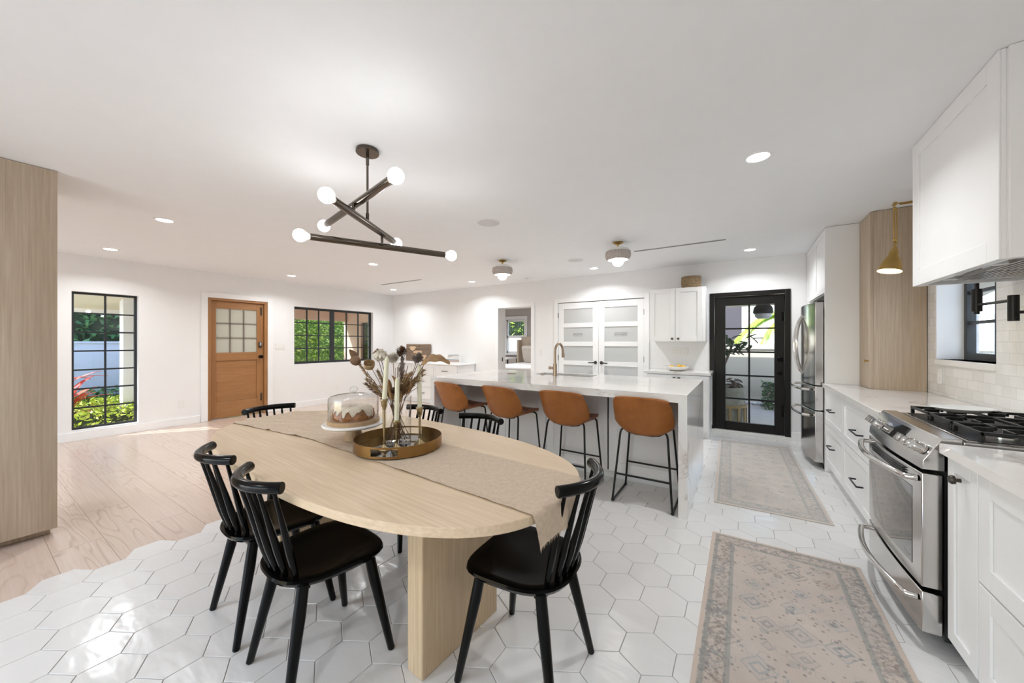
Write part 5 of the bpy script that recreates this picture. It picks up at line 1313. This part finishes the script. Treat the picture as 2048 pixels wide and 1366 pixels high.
for i in range(9):
    a = -1.2+i*.27; q = (vx+.06+.075*math.cos(a)+random.uniform(-.01, .01), vy+.03+.06*math.sin(a), random.uniform(1.10, 1.18)); p = (vx+.03*math.cos(a), vy+.03*math.sin(a), 1.02)
    ear(p, q, .008, 60, M['straw'], 'dry_grass', .003, .03)
for c, L, w_, an in (((-1.50, 1.235, 1.06), .075, .013, (.2, .1, 0)), ((-1.52, 1.22, 1.03), .085, .013, (.1, -.2, 1)), ((-1.475, 1.26, 1.05), .085, .014, (-.1, .35, .5)), ((-1.455, 1.265, 1.03), .09, .011, (0, .5, .2)),
                     ((-1.50, 1.21, 1.00), .08, .014, (.3, -.1, .7)), ((-1.53, 1.20, 1.02), .07, .012, (.2, -.4, .1)), ((-1.49, 1.25, .99), .10, .015, (0, .15, -.6))):
    petal(c, L, w_, an, M['leafdry'], 'dry_leaf')
def curl(u, v):
    s_ = (u-.5)*2; L = .15; w_ = .036*math.sin(PI*min(1, v*.9+.07))**.8; y = v*L; z = .045*math.sin(v*2.6)-.03*v; return (y, s_*w_, z+.55*w_*(1-s_*s_)+.004*math.sin(16*v+s_*5))
MB(Matrix.Translation((-1.352, 1.272, 1.182)) @ Matrix.Rotation(math.radians(20), 4, 'Z') @ Matrix.Rotation(-.12, 4, 'Y') @ Matrix.Rotation(.35, 4, 'X')).grid(curl, 14, 22).build('curled_leaf', M['leafdry'], bq, solid=.002)

# ================================================================ chandelier
chx, chy = -1.89, 1.345
cd = thing('chandelier', 'dark bronze three bar chandelier with six bare globe bulbs', 'chandelier', (chx, chy, 2.0))
MB().lathe([(0, 0), (.064, 0), (.066, -.003), (.066, -.020), (.063, -.023), (0, -.023)], (chx, chy, H), 48).build('canopy', M['bronze'], cd)
MB().tube([(chx, chy, H-.02), (chx, chy, 2.02)], .0065, 14).tube([(chx, chy, H-.02), (chx, chy, H-.09)], .0095, 14).tube([(chx, chy, 2.07), (chx, chy, 2.02)], .0095, 14).build('rod', M['bronze'], cd)
cyw, syw = math.cos(YAW), math.sin(YAW)
def cp(u, v, d):     # chandelier bulb centres given as (right, depth) offsets measured from the room plan
    return Vector((d*(-syw+u*cyw), d*(cyw+u*syw), v))
bars = ((cp(-.3231, 2.080, 1.69), cp(-.5237, 2.080, 2.417)), (cp(-.5167, 2.005, 1.727), cp(-.3217, 2.005, 2.573)), (cp(-.5905, 1.935, 2.14), cp(-.1685, 1.935, 2.646)))
for p, q in bars:
    d = (q-p).normalized(); k = MB().tube([p+d*.052, q-d*.052], .0205, 22); b_ = k.build('bar', M['bronze'], cd, bevel=.002)
    for e, s_ in ((p, d), (q, -d)):
        MB().tube([e+s_*.026, e+s_*.054], .0165, 18).build('socket', M['plasticw'], b_)
        R = Matrix.Translation(e) @ s_.to_track_quat('Z', 'Y').to_matrix().to_4x4()
        MB(R).lathe([(0, -.038)]+[(.038*math.cos(a), .038*math.sin(a)) for a in [math.radians(x) for x in range(-75, 50, 12)]]+[(.022, .034), (.017, .042), (0, .042)], seg=24).build('bulb', M['bulb'], b_)
for zz, (u, d) in ((2.04, (-.4415, 2.0)), (1.97, (-.3621, 2.36))):
    c = cp(u, zz, d); MB().tube([c-Vector((0, 0, .032)), c+Vector((0, 0, .032))], .009, 12).build('joint', M['bronze'], cd)

# ================================================================ ceiling fixtures
def area(parent, name, loc, size, w, col=(.955, .98, 1), spread=180):
    ld = bpy.data.lights.new(name, 'AREA'); ld.shape = 'DISK'; ld.size = size; ld.energy = w; ld.color = col; ld.spread = math.radians(146)
    lo = bpy.data.objects.new(name, ld); COL.objects.link(lo); lo.parent = parent; lo.location = Vector(loc)-Vector(parent['_base']); return lo
DL = [((.084, 2.70), 'recessed light above the near end of the kitchen aisle'), ((-4.589, 1.085), 'recessed light nearest the tall oak panel'), ((-6.586, 1.063), 'recessed light over the tall narrow window'),
      ((-6.574, 3.18), 'recessed light in front of the oak entry door'), ((-4.589, 3.36), 'recessed light under the end of the lowest chandelier bar'), ((-6.445, 5.237), 'recessed light in the far left corner of the room'),
      ((-1.94, 5.396), 'recessed light in front of the pantry doors'), ((.085, 5.363), 'recessed light in front of the black door'), ((-4.331, 5.35), 'recessed light in front of the bedroom opening'),
      ((-.4, -.9), 'recessed light behind the camera, right'), ((-2.4, -1.2), 'recessed light behind the camera, centre'), ((-5.6, -1.2), 'recessed light behind the camera, left')]
for (x, y), lab in DL:
    r = thing('recessed_light', lab, 'ceiling light', (x, y, H), 0, 'round recessed lights in the white ceiling')
    MB().lathe([(.058, -.004), (.062, -.007), (.082, -.003), (.083, 0), (.058, 0)], (x, y, H), 40, closed=True).build('trim_ring', M['trim'], r)
    MB().lathe([(0, -.005), (.058, -.005), (.058, -.001), (0, -.001)], (x, y, H), 40).build('lens', M['led'], r)
    area(r, 'lamp', (x, y, H-.012), .11, LAMP_W)
M['grille'] = plain('speaker_grille', (.70, .69, .68), .8)
for (x, y), lab in (((-2.056, 2.791), 'round ceiling speaker over the island stools'), ((-1.969, 4.729), 'round ceiling speaker near the pantry doors')):
    r = thing('ceiling_speaker', lab, 'speaker', (x, y, H), 0, 'flush ceiling speakers')
    MB().lathe([(.108, -.001), (.108, -.006), (.118, -.004), (.118, 0)], (x, y, H), 48, closed=True).build('ring', M['trim'], r)
    MB().cyl((x, y), .108, H-.005, H-.001, 48).build('grille', M['grille'], r)
sd_ = thing('smoke_detector', 'small white smoke detector on the ceiling', 'smoke detector', (-3.2, 5.5, H))
MB().lathe([(0, -.035), (.04, -.035), (.055, -.025), (.06, 0), (0, 0)], (-3.2, 5.5, H), 32).build('housing', M['plasticw'], sd_)
MB().cyl((-3.18, 5.46), .008, H-.037, H-.034, 12).build('sensor', M['pewter'], sd_)
def diffuser(x0, x1, y, lab):
    r = thing('linear_diffuser', lab, 'air vent', ((x0+x1)/2, y, H), 0, 'long slot air diffusers in the ceiling')
    MB().box(x0, x1, y-.035, y+.035, H-.005, H).build('frame', M['trim'], r, bevel=.001)
    for s_ in (-1, 1): MB().box(x0+.01, x1-.01, y+s_*.014-.007, y+s_*.014+.007, H-.0065, H-.004).build('slot', M['cab_gap'], r)
diffuser(-1.16, -.144, 4.67, 'dark slot diffuser beginning beside the larger beaded ceiling lamp'); diffuser(-6.12, -4.96, 4.66, 'slot diffuser in the far left part of the ceiling')
for (x, y), lab in (((-1.208, 4.161), 'beaded semi flush ceiling lamp nearer the camera, beside the slot diffuser'), ((-2.85, 4.2), 'beaded semi flush ceiling lamp farther left over the island')):
    r = thing('ceiling_lamp', lab, 'ceiling lamp', (x, y, H), 0, 'beaded semi flush lamps over the island')
    MB().lathe([(0, 0), (.062, 0), (.062, -.006), (.045, -.018), (.014, -.026), (.009, -.045), (.009, -.075), (0, -.075)], (x, y, H), 36).build('canopy', M['brass'], r)
    MB().lathe([(0, -.068), (.09, -.070), (.118, -.080), (.132, -.098), (.134, -.110), (.131, -.110), (.115, -.085), (0, -.074)], (x, y, H), 48).build('shade_top', M['shadetop'], r)
    def shf(u, v):
        a = 2*PI*u; z = -.108-.095*v; r_ = .136+.004*math.sin(PI*v)-.022*max(0, v-.55)/.45*v; b_ = .0022*math.sin(a*70)*math.sin(v*PI*11); return (x+(r_+b_)*math.cos(a), y+(r_+b_)*math.sin(a), H+z)
    MB().grid(shf, 280, 33, closeu=True).build('beaded_shade', M['rattan'], r, solid=.004)
    MB().lathe([(0, -.278), (.03, -.272), (.055, -.252), (.066, -.222), (.062, -.195), (.04, -.165), (0, -.15)], (x, y, H), 32).build('globe', M['bulb2'], r)
# unseen ceiling lights added to brighten the bedroom
for x, y in ((-4.6, 7.4), (-6.4, 7.6)):
    r = thing('recessed_light', 'unseen light added in the bedroom ceiling, '+('behind' if x < -5 else 'above')+' the bed area', 'ceiling light', (x, y, H), 0, 'lights added in the bedroom ceiling')
    MB().lathe([(0, -.005), (.058, -.005), (.058, -.001), (0, -.001)], (x, y, H), 24).build('lens', M['led'], r)
    area(r, 'lamp', (x, y, H-.012), .11, 14)

for o in list(bpy.data.objects):
    if '_base' in o.keys(): del o['_base']
